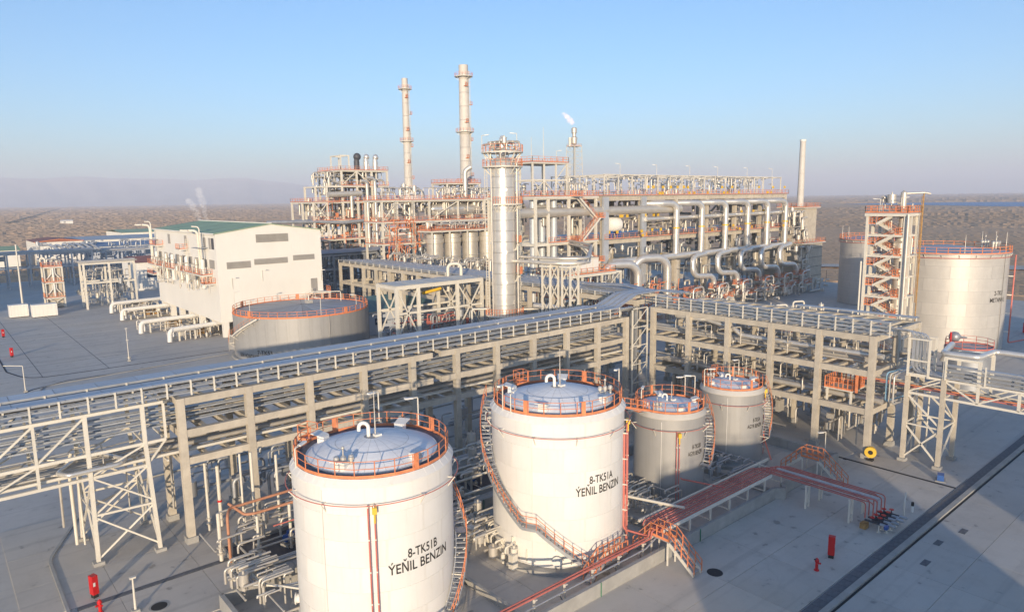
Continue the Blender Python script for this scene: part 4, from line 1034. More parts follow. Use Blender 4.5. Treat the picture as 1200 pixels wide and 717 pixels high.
for x, z0 in ((124, 0), (138, 0)): MB().b2(x-.9, x+.9, 110.9, 111.45, 0, 29.2).build("duct", "galv_cover", t)
for k, (x, r) in enumerate(((131, 1.3), (145, 1.6), (159, 1.6), (173, 1.6), (187, 1.6), (201, 1.6))):
    v = thing("reactor_vessel", "dull vertical vessel under the long structure, %s from its left end" % ["first", "second", "third", "fourth", "fifth", "sixth"][k], "vessel", (x, 117, 0), "vessels under the long structure")
    MB().lathe([(r*.8, 0), (r*.8, 3), (.4, 3.2), (r, 5.5), (r, 15.5), (r*.75, 16.6), (.1, 17.2)], (x, 117, 0), 20).build("vessel_body", "silver_dull", v)
    MB().cyl((x, 117, 17), (x, 117, 19), .35, 10).build("nozzle", "silver_dull", v)
ords = ["first", "second", "third", "fourth", "fifth", "sixth"]
for k, x in enumerate((148.5, 159.6, 170.9, 182.2, 192.9, 203.5)):
    lonepipe("tall silver pipe bending down the face of the long structure, %s from the left" % ords[k], [(x-9, 114, 27.4), (x-4, 110.2, 27.4), (x, 109, 27.4), (x, 109, 14.6)], 0.8, "silver", 14, 1.9, group="tall silver down pipes", k=6)
    MB().cyl((x, 109, 21.0), (x, 109, 21.35), 0.9, 12).build("pipe_band", "yellow", None, "yellow band round the %s tall silver pipe" % ords[k], "pipe band", "yellow pipe bands")
    if k:
        lonepipe("silver S-shaped pipe curling below the long header, %s from the left" % ords[k-1], [(x-1, 107.2, 14.0), (x-7.2, 106.6, 13.6), (x-7.2, 106.2, 8.6), (x+0.6, 105.2, 8.2), (x+0.6, 105.0, 4.0)], 0.72, "silver", 14, 2.0, group="silver S-shaped pipes", k=6)
    pt = thing("valve_platform", "small orange railed valve platform before the long structure, %s from the left" % ords[k], "platform", (x+1, 102.5, 0), "valve platforms before the long structure")
    sframe(pt, (x-2.5, x+3.5), (101, 104.5), (2.6,), .25, .25); deck(pt, x-2.6, x+3.6, 100.9, 104.6, 2.75, "fblr", beam=.2, sp=.7); deck(pt, x-2.2, x+3.0, 103, 104.9, 5.2, "fblr", beam=.2, sp=.7)
    clutter("", x-2.2, x+3.2, 101.3, 104.4, .4, 5.2, 16, 60+k, "silver_dull", .25, parent=pt)
    lonepipe("small silver hoop pipe over the valve platform, %s from the left" % ords[k], [(x-4.2, 100.4, .2), (x-4.2, 100.4, 6.6), (x+0.2, 100.4, 6.8), (x+0.2, 100.4, 4.6)], 0.2, "silver", 8, 1.0, group="silver hoop pipes")
lonepipe("long fat silver header pipe along the face of the long structure", [(123.5, 109, 14.0), (207, 109, 14.0)], 0.85, "silver", 14, name="header_pipe")
lonepipe("thick grey pipe running under the top deck at the left of the long structure", [(96, 113.2, 24.2), (96, 113.2, 26.0), (152, 110.6, 26.0)], 1.05, "silver_dull", 14, 2.5, name="header_pipe")
lonepipe("medium silver pipe under the thick grey one, running the length of the long structure", [(138, 110.4, 23.6), (206, 110.4, 23.9)], 0.55, "silver", 12)
lonepipe("large silver hoop pipe at the left foot of the long structure, left one of two", [(120.5, 108.5, 7), (120.5, 108.5, 13.6), (128.6, 105, 13.6), (128.6, 105, 2.0)], 1.0, "silver", 14, 3.0, k=7)
lonepipe("large silver hoop pipe at the left foot of the long structure, right one of two", [(131.5, 108.5, 7), (131.5, 108.5, 14.4), (139.6, 104.8, 14.4), (139.6, 104.8, 2.0)], 1.0, "silver", 14, 3.0, k=7)
v = thing("drum", "cream horizontal drum on the middle floor of the long structure", "drum", (129, 113.5, 19.4))
MB().tube([(126.6, 114, 22.6), (126.9, 114, 22.6), (130.4, 112.8, 22.6), (130.8, 112.7, 22.6)], [1.5, 1.8, 1.8, 1.4], 18).build("shell", "white_paint", v)
MB().box((127.8, 113.6, 20.2), (.5, 2.4, 1.8)).build("saddle", "blue_paint", v); MB().box((130, 113, 20.2), (.5, 2.4, 1.8)).build("saddle", "blue_paint", v)

# left wing of that structure: stair, braced box on top
t = thing("process_structure", "left wing of the long structure with zigzag stairs and a braced box frame on top", "process structure", (112, 116, 0))
sframe(t, (102.4, 106.2, 112.6, 121.5), (112, 117, 128), [9.5, 19.3, 29.4], .55, .6, brace=[(112.6, 9.6, 121.5, 19, 112), (112.6, 0.5, 121.5, 9, 112), (112.6, 9.2, 121.5, .5, 112), (102.4, .5, 106.2, 9, 112), (106.2, .5, 102.4, 9, 112), (106.2, 9.6, 102.4, 19, 112)])
deck(t, 102, 122, 111.6, 128.4, 29.55, "fbl", beam=.4)
deck(t, 106, 122, 111.6, 120, 19.4, "f", beam=.3); deck(t, 112, 122, 111.6, 120, 9.6, "fr", beam=.3)
sframe(t, (102.6, 106, 109.6, 113), (113, 121), (33.2, 36.8), .32, .3, z0=29.5, brace=[(102.6, 29.7, 106, 33, 113), (106, 29.7, 102.6, 33, 113), (109.6, 29.7, 106, 33, 113), (109.6, 33.2, 113, 36.6, 113), (113, 29.7, 109.6, 33, 113)])
deck(t, 102.3, 113.3, 112.7, 121.3, 36.95, "fblr", beam=.2)
zigzag(t, 112.8, 121.4, 109, 111.6, [0.2, 4.8, 9.6, 14.5, 19.4, 24.5, 29.5])
ladder(t, 113.6, 112.8, 29.6, 36.9)
for x, h in ((103.2, 5.2), (106.8, 7.5)): MB().tube([(x, 114, 37), (x, 114, 37+h)], [.09, .04], 5).build("mast", "white_steel", t)
lamp(t, 109.8, 113, 37, 2.4, 320)
clutter("", 103, 121, 113, 126, .5, 28, 110, 31, "silver_dull", .5, parent=t); clutter("", 107, 121, 112.5, 126, 29.6, 32.5, 30, 32, parent=t)
b = MB()
for x, y in ((104.4, 115), (109.8, 114), (108, 116)): b.tube([(x, y, 0), (x, y, 29)], .8, 12)
b.build("tall_duct", "galv_cover", t)

# platform block right of the column with braced pylons
t = thing("process_structure", "low white platform block with two orange railed decks, right of the silver column", "process structure", (104, 104, 0))
sframe(t, (98.5, 104, 110, 116), (99.5, 107), (8.6, 13.4), .35, .4, brace=[(98.5, .3, 104, 8.4, 99.5), (104, 8.8, 98.5, 13.2, 99.5), (104, .3, 110, 8.4, 99.5), (110, 8.8, 116, 13.2, 99.5)])
deck(t, 98.2, 116.2, 99.2, 107.3, 8.75, "flr", beam=.4); deck(t, 98.2, 114, 99.2, 107.3, 13.5, "flr", beam=.5)
MB().b2(98.8, 110, 100.5, 106.6, 13.6, 16.6).build("cooler_box", "white_steel", t)
for k in range(6): MB().b2(99.0+k*1.85, 100.6+k*1.85, 100.42, 100.48, 14.0, 16.2).build("panel", "white_paint", t)
clutter("", 98.8, 116, 100, 106.5, .4, 8.4, 60, 41, parent=t); clutter("", 98.8, 116, 99.6, 106.5, 8.8, 12.8, 40, 42, "grey_pipe", .35, parent=t)
for k, (x, y) in enumerate(((76.6, 80.4), (77.6, 76.9))):
    p = thing("pylon", "X-braced white steel pylon carrying grey pipes, %s" % ("nearer the silver column" if k == 0 else "nearer the zigzag stairs"), "pylon", (x, y, 0), "braced pylons")
    for dx in (-.9, .9):
        for dy in (-.9, .9): piece("leg", "white_steel", p, (x+dx, y+dy, 9.2), (.26, .26, 18.4))
    for i in range(6):
        z = 1+i*3
        for dy in (-.9, .9):
            barpiece("brace", "white_steel", p, (x-.9, y+dy, z), (x+.9, y+dy, z+2.8), .14); barpiece("brace", "white_steel", p, (x+.9, y+dy, z), (x-.9, y+dy, z+2.8), .14)
    MB().b2(x-1.6, x+1.6, y-.9, y+.9, 18.3, 18.6).build("cap_beam", "white_steel", p)
for i, (dz, dy) in enumerate(((18.9, -.6), (19.6, .2), (18.85, .5))):
    lonepipe("grey pipe on the braced pylons, %s" % ["front one", "upper one", "rear one"][i], [(75.5+dy, 87, dz), (76.8+dy, 79, dz), (80+dy, 75.5, dz), (104, 97, dz), (112, 111.2, dz)], .3-.06*i, "silver_dull", 10, 2, group="grey pipes on the pylons")

# heater unit
t = thing("heater_structure", "open steel heater structure with orange decks below the two chimneys", "process structure", (115, 168, 0))
XH = [95.4, 100, 105.3, 110.5, 120.5, 130, 138.5]; YH = [165, 174]
sframe(t, XH, YH, [11.5, 17.5, 23.4, 29.1], .5, .45, brace=[(95.4, 23.5, 100, 28.8, 165), (100, 17.7, 95.4, 23, 165), (95.4, 11.7, 100, 17.2, 165), (100, .5, 95.4, 11, 165), (105.3, 11.7, 100, 17.2, 165), (110.5, 23.6, 120.5, 28.8, 165), (130, 28.8, 138.5, 23.6, 165), (130, 23.6, 120.5, 28.8, 174), (105.3, 23.6, 100, 28.8, 165)])
deck(t, 95, 139, 164.6, 174.4, 29.25, "fbl", beam=.3); deck(t, 104, 139, 164.2, 174.4, 23.5, "f", beam=.4); deck(t, 95, 105.6, 164.6, 174, 17.6, "fl", beam=.3); deck(t, 95, 105.6, 164.6, 174, 11.6, "fl", beam=.3); deck(t, 95, 105.6, 164.6, 174, 23.5, "fl", beam=.3)
ladder(t, 99, 164.2, 1, 29); ladder(t, 104.4, 164.2, 11, 29)
clutter("", 96, 138, 165.5, 173.5, 23.6, 28.6, 150, 51, "silver_dull", .35, parent=t); clutter("", 96, 138, 166, 173, 29.3, 32.6, 90, 52, "silver_dull", .3, parent=t)
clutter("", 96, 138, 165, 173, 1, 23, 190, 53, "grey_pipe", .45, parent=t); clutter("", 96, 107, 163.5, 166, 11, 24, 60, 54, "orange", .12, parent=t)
v = thing("drum", "large silver horizontal drum on the upper deck of the heater structure", "drum", (121, 168, 23.5))
MB().tube([(112, 168, 26.3), (112.5, 168, 26.3), (113.4, 168, 26.3), (130, 168, 26.3), (131, 168, 26.3)], [.6, 1.5, 1.9, 1.9, .8], 20).build("shell", "silver", v)
for x in (115, 127): MB().box((x, 168, 24.2), (.6, 2.6, 1.4)).build("saddle", "white_steel", v)
for k, x in enumerate((108.6, 114.6, 120.8, 127.0)):
    v = thing("heater_drum", "fat upright silver drum under an orange walkway, %s in the row below the chimneys" % ords[k], "vessel", (x, 160, 0), "row of upright silver drums")
    MB().lathe([(2.3, 3), (2.3, 17.3), (2.55, 17.4), (2.55, 18.6), (2.3, 18.7), (2.3, 19.8), (.3, 20.6)], (x, 160, 0), 28).build("drum_shell", "silver_dull", v)
    for z in (6.5, 10, 13.5): MB().lathe([(2.34, z), (2.42, z+.1), (2.34, z+.2)], (x, 160, 0), 28).build("stiffener_ring", "silver", v)
    b = MB()
    for d in range(4): a = pi/4+d*pi/2; b.bar((x+2*cos(a), 160+2*sin(a), 0), (x+2*cos(a), 160+2*sin(a), 3.2), .35)
    b.build("legs", "white_steel", v)
t = thing("walkway", "orange railed walkway over the row of upright silver drums", "walkway", (118, 157.8, 20))
deck(t, 105.5, 131.5, 156.8, 163.4, 20.9, "fblr", beam=.35, sp=1.2); deck(t, 105.5, 131.5, 156.4, 157.5, 10.2, "f", beam=.3, sp=1.4)
for x in (105.8, 111.6, 117.7, 123.9, 131.2): piece("post", "white_steel", t, (x, 157, 10.3), (.35, .35, 20.6))
clutter("", 106, 131, 157.2, 163, 21, 23, 60, 55, "silver_dull", .25, parent=t)
def chimney(label, x, y, z0, z1, r0, r1, decks, hood=None):
    t = thing("chimney", label, "chimney", (x, y, 0)); n = 9
    MB().lathe([(r0, 0), (r0, z0)], (x, y, 0), 28).build("base", "silver_dull", t)
    for k in range(n):
        f0, f1 = k/n, (k+1)/n; za, zb = z0+(z1-z0)*f0, z0+(z1-z0)*f1
        MB().lathe([(r0+(r1-r0)*f0, za+.05), (r0+(r1-r0)*f1, zb-.05), (r0+(r1-r0)*f1-.08, zb)], (x, y, 0), 28).build("stack_section", "stack_paint", t)
    MB().lathe([(r1-.25, z1-3), (r1-.25, z1-.1)], (x, y, 0), 20).build("liner", "dark_steel", t)
    for z, w in decks: ringdeck(t, (x, y), r1, r1+w, z, n=16)
    b = MB(); turns = (z1-z0)/26
    b.tube([pol((x, y), r0+(r1-r0)*k/60+.12, 200+360*turns*k/60*.5, z0+(z1-z0)*k/60) for k in range(61)], .12, 4); b.build("helical_strake", "stack_paint", t)
    ladder(t, x+.72*r1, y-.72*r1-.5, z0, z1-2)
    for k in range(6):
        z = z0+4+(z1-z0-8)*k/5.5; p = pol((x, y), r1+.55, 250 if k % 2 else 335, z)
        MB().box(p, (.9, .9, .15)).build("rest_platform", "orange", t); rail(t, [(p[0]-.45, p[1]-.45, z), (p[0]+.45, p[1]-.45, z), (p[0]+.45, p[1]+.45, z)], 1.1, .9, r=.05)
    if hood: MB().lathe(hood, (x, y, 0), 12, smooth=False).build("hood", "wall_white", t)
    return t
chimney("tall pale chimney with ring platforms, right and taller looking of the pair", 143.4, 191.4, 33, 72.9, 1.95, 1.55, ((35, 1.6), (51.5, 1.5), (69.3, 1.5)))
chimney("slimmer pale chimney rising from a conical white hood, left of the pair", 140.6, 223.2, 33, 72.7, 1.45, 1.1, ((33.3, 1.8), (50.6, 1.4), (69.0, 1.4)), [(8.5, 27.5), (7.6, 28.6), (2.2, 32.6), (1.9, 33)])
t = thing("platform_tower", "white steel platform frame round the foot of the right chimney", "process structure", (138, 186, 0))
sframe(t, (127.5, 134, 140.2), (180, 188), (22, 29, 34.2), .45, .4); deck(t, 127.2, 140.6, 179.7, 188.3, 34.35, "fblr", beam=.3)
clutter("", 128, 140, 180.5, 187.5, 25, 33.8, 60, 56, "silver_dull", .4, parent=t)
lonepipe("vent stack with a dark round mouth before the right chimney", [(133, 178, 20), (133, 178, 38), (134.6, 177, 39.2)], .75, "silver_dull", 12, 1.5, name="vent_stack")

# tiered module at the left
t = thing("process_structure", "tiered white steel module left of the chimneys stepping up to a roof with three vents", "process structure", (108, 212, 0))
XM = [94.5, 99.2, 104.5, 109.8, 115.2, 121]; YM = [205, 213, 221]
tops = [29, 34, 39, 39, 39, 39]
for i, x in enumerate(XM):
    for y in YM: piece("column", "white_steel", t, (x, y, tops[i]/2), (.55, .55, tops[i]))
for z in (11.5, 17.3, 23.2, 29, 34, 38.9):
    for (a, c, ta, tb) in zip(XM, XM[1:], tops, tops[1:]):
        if z > min(ta, tb)+.2: continue
        for y in YM: piece("beam", "white_steel", t, ((a+c)/2, y, z-.25), (c-a-.55, .4, .5))
    for x, tp in zip(XM, tops):
        if z <= tp+.1:
            for a, c in zip(YM, YM[1:]): piece("beam", "white_steel", t, (x, (a+c)/2, z-.26), (.4, c-a-.55, .46))
deck(t, 94.2, 121.3, 204.7, 221.3, 29.1, "fbl", beam=.2); deck(t, 104.2, 121.3, 204.7, 221.3, 34.1, "f", beam=.2); deck(t, 104.2, 121.3, 204.7, 221.3, 39, "fblr", beam=.2); deck(t, 94, 121.3, 204.7, 221, 23.3, "f", beam=.2); deck(t, 94, 121.3, 204.7, 221, 17.4, "f", beam=.2)
for x0, za, x1, zb in ((109.8, 38.5, 115.2, 34.2), (104.5, 34.2, 109.8, 38.6), (115.2, 23.5, 121, 28.8), (121, 23.5, 115.2, 28.8), (115.2, 17.5, 121, 23), (94.5, 23.4, 99.2, 28.8), (99.2, 23.4, 94.5, 28.8), (94.5, 17.5, 99.2, 23)): barpiece("brace", "white_steel", t, (x0, 204.9, za), (x1, 204.9, zb), .28)
sframe(t, (104.6, 107.4), (205.2, 212), (43.6,), .35, .35, z0=39)
clutter("", 95, 120.5, 205.5, 219, 1, 29, 330, 61, "silver_dull", .45, parent=t); clutter("", 99.5, 120.5, 205.5, 219, 29.2, 38.5, 150, 62, "silver_dull", .35, parent=t); clutter("", 94, 122, 203.5, 206, 12, 29, 50, 64, "orange", .12, parent=t)
for k, x in enumerate((112.2, 115.6, 119)):
    v = MB().lathe([(.9, 36.5), (.9, 41.8), (.7, 43)], (x, 209, 0), 14).sphere((x+.2, 208.9, 43.4), 1.0 if k else 1.25, 12)
    v.build("roof_vent", "silver" if k else "dark_steel", t)
lonepipe("pair of tall silver pipes on the front of the tiered module, left one", [(110.4, 203.6, 35.5), (112.6, 203.6, 35.5), (112.6, 203.6, 14)], .55, "silver", 10, 1.4, group="pair of silver pipes")
lonepipe("pair of tall silver pipes on the front of the tiered module, right one", [(112.4, 203.4, 36.5), (115.4, 203.4, 36.5), (115.4, 203.4, 14)], .55, "silver", 10, 1.4, group="pair of silver pipes")
v = thing("drum", "silver horizontal exchanger slung across the front of the tiered module", "drum", (104, 204, 29.5))
MB().cyl((99, 203.8, 31.2), (110.6, 203.8, 31.6), .9, 14).build("shell", "silver_dull", v); MB().cyl((107, 203.8, 31), (107, 203.8, 24), .6, 10).build("downcomer", "silver_dull", v)
lonepipe("dark horizontal duct sticking out left of the tiered module", [(80, 206, 23.2), (96, 205, 23), (104, 204, 22.4), (112, 204, 23)], .55, "grey_pipe", 10)
# shaded pipe alley between building and tiered module
t = thing("pipe_alley", "shaded low pipe alley beyond the white building, seen between it and the far rack", "pipe rack", (88, 195, 0))
sframe(t, [76+5*k for k in range(10)], (186, 192, 198), (6, 10, 14), .5, .5, "galv")
for k in range(14): MB().cyl((74, 185.6+k*.9, 14.4), (123, 185.6+k*.9, 14.4), .22+.1*(k % 3), 8).build("pipe", "galv", t)
clutter("", 76, 121, 186, 198, .5, 13.5, 200, 71, "grey_pipe", .3, parent=t)
clutter("tangle of pipes and valves along the near side of the far rack", 91, 98, 120, 158, .4, 15.5, 200, 72, "silver_dull", .3)
clutter("mixed pipes and small fittings crowded before the heater drums", 92, 134, 146, 157, .4, 13, 220, 73, "silver_dull", .3)
clutter("low pipes and fittings at the foot of the long structure", 112, 210, 96, 107, .2, 4, 240, 74, "silver_dull", .3)
clutter("tangle of small orange ladders and pipes at the foot of the long structure", 116, 142, 100, 107, .4, 9, 90, 75, "orange", .16)

# flare
t = thing("flare_stack", "distant lattice flare tower with a burning flame at its tip", "flare stack", (293, 287, 0))
b = MB(); cs = [(-1, -1), (1, -1), (1, 1), (-1, 1)]
def fw(z): return 4.4-1.5*z/69
for i, (a, c) in enumerate(cs):
    b.bar((293+a*fw(0), 287+c*fw(0), 0), (293+a*fw(63), 287+c*fw(63), 63), .26)
for k in range(16):
    z0, z1 = k*4, k*4+4
    for (a, c), (d, e) in zip(cs, cs[1:]+cs[:1]):
        b.bar((293+a*fw(z0), 287+c*fw(z0), z0), (293+d*fw(z1), 287+e*fw(z1), z1), .13); b.bar((293+a*fw(z1), 287+c*fw(z1), z1), (293+d*fw(z1), 287+e*fw(z1), z1), .13)
b.build("lattice", "white_steel", t)
MB().cyl((293, 287, 0), (293, 287, 64), .5, 12).build("riser_pipe", "silver_dull", t)
MB().lathe([(.9, 64), (1.6, 65), (1.75, 68.5), (1.1, 69.2), (1.1, 71), (1.6, 71.3), (1.6, 74), (1.1, 74.5)], (293, 287, 0), 14).build("flare_tip", "silver_dull", t)
deck(t, 290, 296, 284, 290, 63.4, "fblr", beam=.3); MB().cyl((290.4, 287.8, 63), (290.4, 287.8, 68.5), .8, 10).build("pilot_drum", "white_steel", t)
ladder(t, 291.6, 284.6, 2, 63, False)
def glow(name, col, k):
    m = bpy.data.materials.new(name); m.use_nodes = True; q = m.node_tree; q.nodes.clear(); e = q.nodes.new("ShaderNodeEmission"); e.inputs[0].default_value = (*col, 1); e.inputs[1].default_value = k
    oo = q.nodes.new("ShaderNodeOutputMaterial"); q.links.new(e.outputs[0], oo.inputs["Volume"]); MATS[name] = m
glow("flame_outer", (1.0, 0.26, 0.10), 0.06); glow("flame_core", (1.0, 0.50, 0.18), 0.085)
q = random.Random(12); L = Vector((-.76, .65, 0)); b, b2 = MB(), MB()
for k in range(70):
    f = q.random(); w = sin(pi*min(1, f*.75+.2)); p = Vector((293, 287, 77.0))+L*(0.4+6.2*f)+Vector((q.uniform(-.8, .8), q.uniform(-.8, .8), 0.4+6.0*f**1.15+q.uniform(-1.5, 1.5)*w))
    (b if k % 2 else b2).sphere(p, (0.3+1.0*w)*q.uniform(.45, 1.0), 8, 1.25)
b.build("flame", "flame_outer", t); b2.build("flame_core", "flame_core", t); t.scale = (1, 1, .925)

# right chimney and its concrete block
t = thing("concrete_block", "tall grey concrete block at the right end of the long structure", "building", (220, 113, 0))
MB().b2(213.5, 226.5, 108, 121, 0, 13.8).build("lower_wall", "concrete", t); MB().b2(217.5, 225.5, 110, 118.5, 13.8, 25).build("upper_wall", "concrete", t)
for k in range(4): MB().b2(213.4, 226.6, 107.9, 107.95, 3+k*3, 3.12+k*3).build("formwork_joint", "dark_steel", t)
deck(t, 212.8, 227.2, 107.4, 121.6, 13.98, "fblr", beam=.2); deck(t, 216.6, 226.4, 109.2, 119.2, 25.2, "fblr", beam=.2)
clutter("", 208.5, 217, 108.5, 114, 14, 24, 50, 81, "silver_dull", .35, parent=t); clutter("", 208.5, 216, 106, 109, 1, 13, 30, 82, "silver_dull", .35, parent=t)
t = thing("chimney", "plain white chimney standing on the grey concrete block at right", "chimney", (222.6, 114.3, 25))
for k in range(4): MB().lathe([(1.08-.05*k, 25.2+k*5.4), (1.08-.05*(k+1), 25.2+(k+1)*5.4-.1), (1.0-.05*(k+1), 25.2+(k+1)*5.4)], (222.6, 114.3, 0), 20).build("stack_section", "stack_paint", t)
MB().lathe([(1.0, 46.2), (1.0, 46.8), (.8, 46.8)], (222.6, 114.3, 0), 20).build("cap_ring", "white_paint", t)

# stair tower before the METANOL tank (built along X, then turned so that its flights run along Y)
X0, Y0 = 128.1, 46.9
t = thing("stair_tower", "open steel stair tower with orange zigzag flights in front of the METANOL tank", "stair tower", (X0, Y0, 0))
sframe(t, (X0+.2, X0+6.4), (Y0-5.6, Y0-2.6, Y0-.2), [4+3.6*k for k in range(7)], .42, .36)
zigzag(t, X0+.4, X0+6.2, Y0-2.5, Y0-.15, [.4+1.8*k for k in range(15)])
deck(t, X0-.2, X0+6.8, Y0-5.9, Y0+.1, 25.75, "fblr", beam=.45, sp=1.0)
for z in (11.3, 18.5): deck(t, X0, X0+6.4, Y0-5.6, Y0-2.6, z, "fr", beam=.2, sp=1.0)
MB().lathe([(.9, 3), (.9, 22), (.5, 23), (.5, 29.2), (.05, 29.6)], (X0+2.2, Y0-4.2, 0), 16).build("vessel", "silver_dull", t)
MB().lathe([(.55, 12), (.55, 24.5)], (X0+4.8, Y0-4.4, 0), 12).build("vessel", "silver_dull", t)
MB().pipe([(X0+2.2, Y0-4.2, 27.5), (X0+2.2, Y0-4.2, 29.0), (X0-.5, Y0-5.8, 29.1), (X0-1.4, Y0-6.2, 28.9)], .2, None, 8).pipe([(X0-.4, Y0+.25, .3), (X0-.4, Y0+.25, 25.5)], .22, None, 8).build("riser_pipe", "silver_dull", t)
MB().pipe([(X0+6.9, Y0+.3, .3), (X0+6.9, Y0+.3, 17.2)], .16, None, 6).build("riser_pipe", "white_steel", t)
MB().pipe([(X0-.6, Y0-5.4, .3), (X0-.6, Y0-5.4, 29)], .1, None, 6).bar((X0-.7, Y0-4.8, 10), (X0-.7, Y0-4.8, 28.6), .07).bar((X0-.7, Y0-4.3, 10), (X0-.7, Y0-4.3, 28.6), .07).build("rusty_ladder", "rust_yellow", t)
clutter("", X0+.5, X0+6, Y0-5.5, Y0-3, .5, 25, 70, 91, "silver_dull", .2, parent=t); clutter("", X0+.5, X0+5.5, Y0-5.3, Y0-3, 25.8, 28.5, 16, 92, "silver_dull", .25, parent=t)
lamp(t, X0+4.8, Y0-1, 25.8, 2.3, 10); lamp(t, X0+1.2, Y0-.6, 25.8, 2.5, 200)
t.rotation_euler = (0, 0, pi/2)
# skid with railed edge behind the right rack
t = thing("process_skid", "low orange railed skid crowded with silver cylinders behind the right rack", "process skid", (110, 62, 0))
sframe(t, (98, 106, 114, 122), (57, 64), (6.2,), .3, .35); deck(t, 97.6, 122.4, 56.6, 64.4, 6.4, "fblr", beam=.3, sp=1.2)
clutter("", 98.5, 121.5, 57.3, 63.8, 6.5, 9, 70, 93, "silver_dull", .3, parent=t); clutter("", 98, 122, 57, 64, .3, 5.8, 60, 94, "grey_pipe", .3, parent=t)
for k in range(6): MB().cyl((99+k*4, 58.2, 7.4), (101.6+k*4, 58.2, 7.4), .6, 12).build("cylinder", "white_steel", t)
for k in range(4): lonepipe("white hooked pipe over the crowded skid, %s from the left" % ["first", "second", "third", "fourth"][3-k], [(100+k*6, 61, 6.4), (100+k*6, 61, 10.2), (102+k*6, 60, 10.2), (102+k*6, 60, 8.4)], .16, "white_steel", 8, group="hooked pipes over the skid")
clutter("scattered small pipes and pump sets on the ground behind the right rack", 92, 126, 36, 56, .2, 3.4, 110, 95, "silver_dull", .25)
# ---------------------------------------------------------------- white building
t = thing("compressor_building", "tall white raised building with green gabled roof, pipes and orange platforms on its long wall", "building", (48.6, 154.6, 0))
BX0, BX1, BY0, BY1, BZ, BE, BR = 48.6, 72.6, 154.6, 204.0, 3.3, 22.6, 24.3
xm = (BX0+BX1)/2
MB().quad((BX0, BY1, BZ), (BX0, BY0, BZ), (BX0, BY0, BE), (BX0, BY1, BE)).quad((BX0, BY0, BZ), (BX0, BY1, BZ), (BX1, BY1, BZ), (BX1, BY0, BZ)).poly([(BX1, BY0, BZ), (BX1, BY1, BZ), (BX1, BY1, BE), (BX1, BY0, BE)]).build("long_wall", "wall_white", t)
for y in (BY0, BY1):
    p = [(BX0, y, BZ), (BX1, y, BZ), (BX1, y, BE), (xm, y, BR), (BX0, y, BE)]
    MB().poly(p if y == BY0 else p[::-1]).build("gable_wall", "wall_white", t)
for sx in (0, 1):
    xe = BX0-.5 if sx == 0 else BX1+.5; ze = BE-.5*(BR-BE)/(xm-BX0)
    n = 16
    for k in range(n):
        y0, y1 = BY0-.4+(BY1-BY0+.8)*k/n+.02, BY0-.4+(BY1-BY0+.8)*(k+1)/n-.02
        a, b_, c_, d = (xe, y0, ze+.12), (xm, y0, BR+.12), (xm, y1, BR+.12), (xe, y1, ze+.12)
        m_ = MB().poly([a, b_, c_, d] if sx else [d, c_, b_, a]).quad((xe, y0, ze), (xe, y1, ze), (xe, y1, ze+.12), (xe, y0, ze+.12))
        m_.quad((xe, y0, ze-.02), (xe, y0, ze+.12), (xm, y0, BR+.12), (xm, y0, BR-.02)); m_.build("roof_sheet", "green_roof", t)
MB().b2(BX0-.62, BX0-.4, BY0-.4, BY1+.4, BE-.16, BE+.1).build("gutter", "wall_white", t)
MB().b2(xm-.35, xm+.35, BY0-.4, BY1+.4, BR+.1, BR+.28).build("ridge_cap", "wall_white", t)
for k in range(9):
    y = 157.5+k*5.2; MB().box((BX0-.04, y+ .2, 15.9), (.1, 3.3 if k < 3 else 2.6, 1.9)).build("louver", "louver", t)
    b = MB()
    for i in range(6): b.box((BX0-.12, y+.2, 15.1+i*.32), (.08, 3.2 if k < 3 else 2.5, .1))
    b.build("louver_blade", "louver", t)
for y, w in ((156.4, 1.5), (158.3, 1.2), (161.8, 1.6), (176, 1.8), (190, 1.9)): MB().box((BX0-.04, y, 20.4), (.12, w, 2.4)).build("window", "louver" if y > 157 else "dark_steel", t)
for x0, x1, z0, z1 in ((57.3, 64.7, 20.3, 22.1), (56.6, 64.3, 15.4, 16.7), (65.6, 70.8, 15.8, 17.0), (50.6, 55.8, 14.9, 16.4)):
    MB().b2(x0, x1, BY0-.06, BY0+.1, z0, z1).build("louver", "louver", t); b = MB()
    for i in range(int((z1-z0)/.22)): b.b2(x0+.05, x1-.05, BY0-.14, BY0-.07, z0+.05+i*.22, z0+.13+i*.22)
    b.build("louver_blade", "louver", t)
for i in range(12): MB().b2(BX0+.8+i*2, BX0+.84+i*2, BY0-.015, BY0+.1, BZ+.05, BE-.1).build("cladding_joint", "wall_white", t)
for y in [155.2+8.1*k for k in range(7)]:
    for x in (49.6, 60.6, 71.6): piece("column", "wall_white", t, (x, y, BZ/2), (1.2, 1.2, BZ))
deck(t, 46.4, 48.5, 158, 204, 13.7, "fl", beam=.25, sp=1.6); deck(t, 46.2, 48.5, 156.3, 159, 11.9, "fbl", beam=.2, sp=1.0); deck(t, 46.8, 48.5, 175, 178.2, 18.6, "fl", beam=.2, sp=.9); deck(t, 46.8, 48.5, 196, 202, 18.7, "fl", beam=.2, sp=1.2); deck(t, 46.6, 48.5, 200, 206, 11.0, "fl", beam=.2, sp=1.2)
for k, y in enumerate((160.5, 165, 172.5, 177, 184, 189.5, 198.5)):
    MB().lathe([(.42, 10.6), (.42, 16.6), (.3, 16.9)], (47.4, y, 0), 12).build("silencer", "silver_dull" if k % 2 else "white_paint", t)
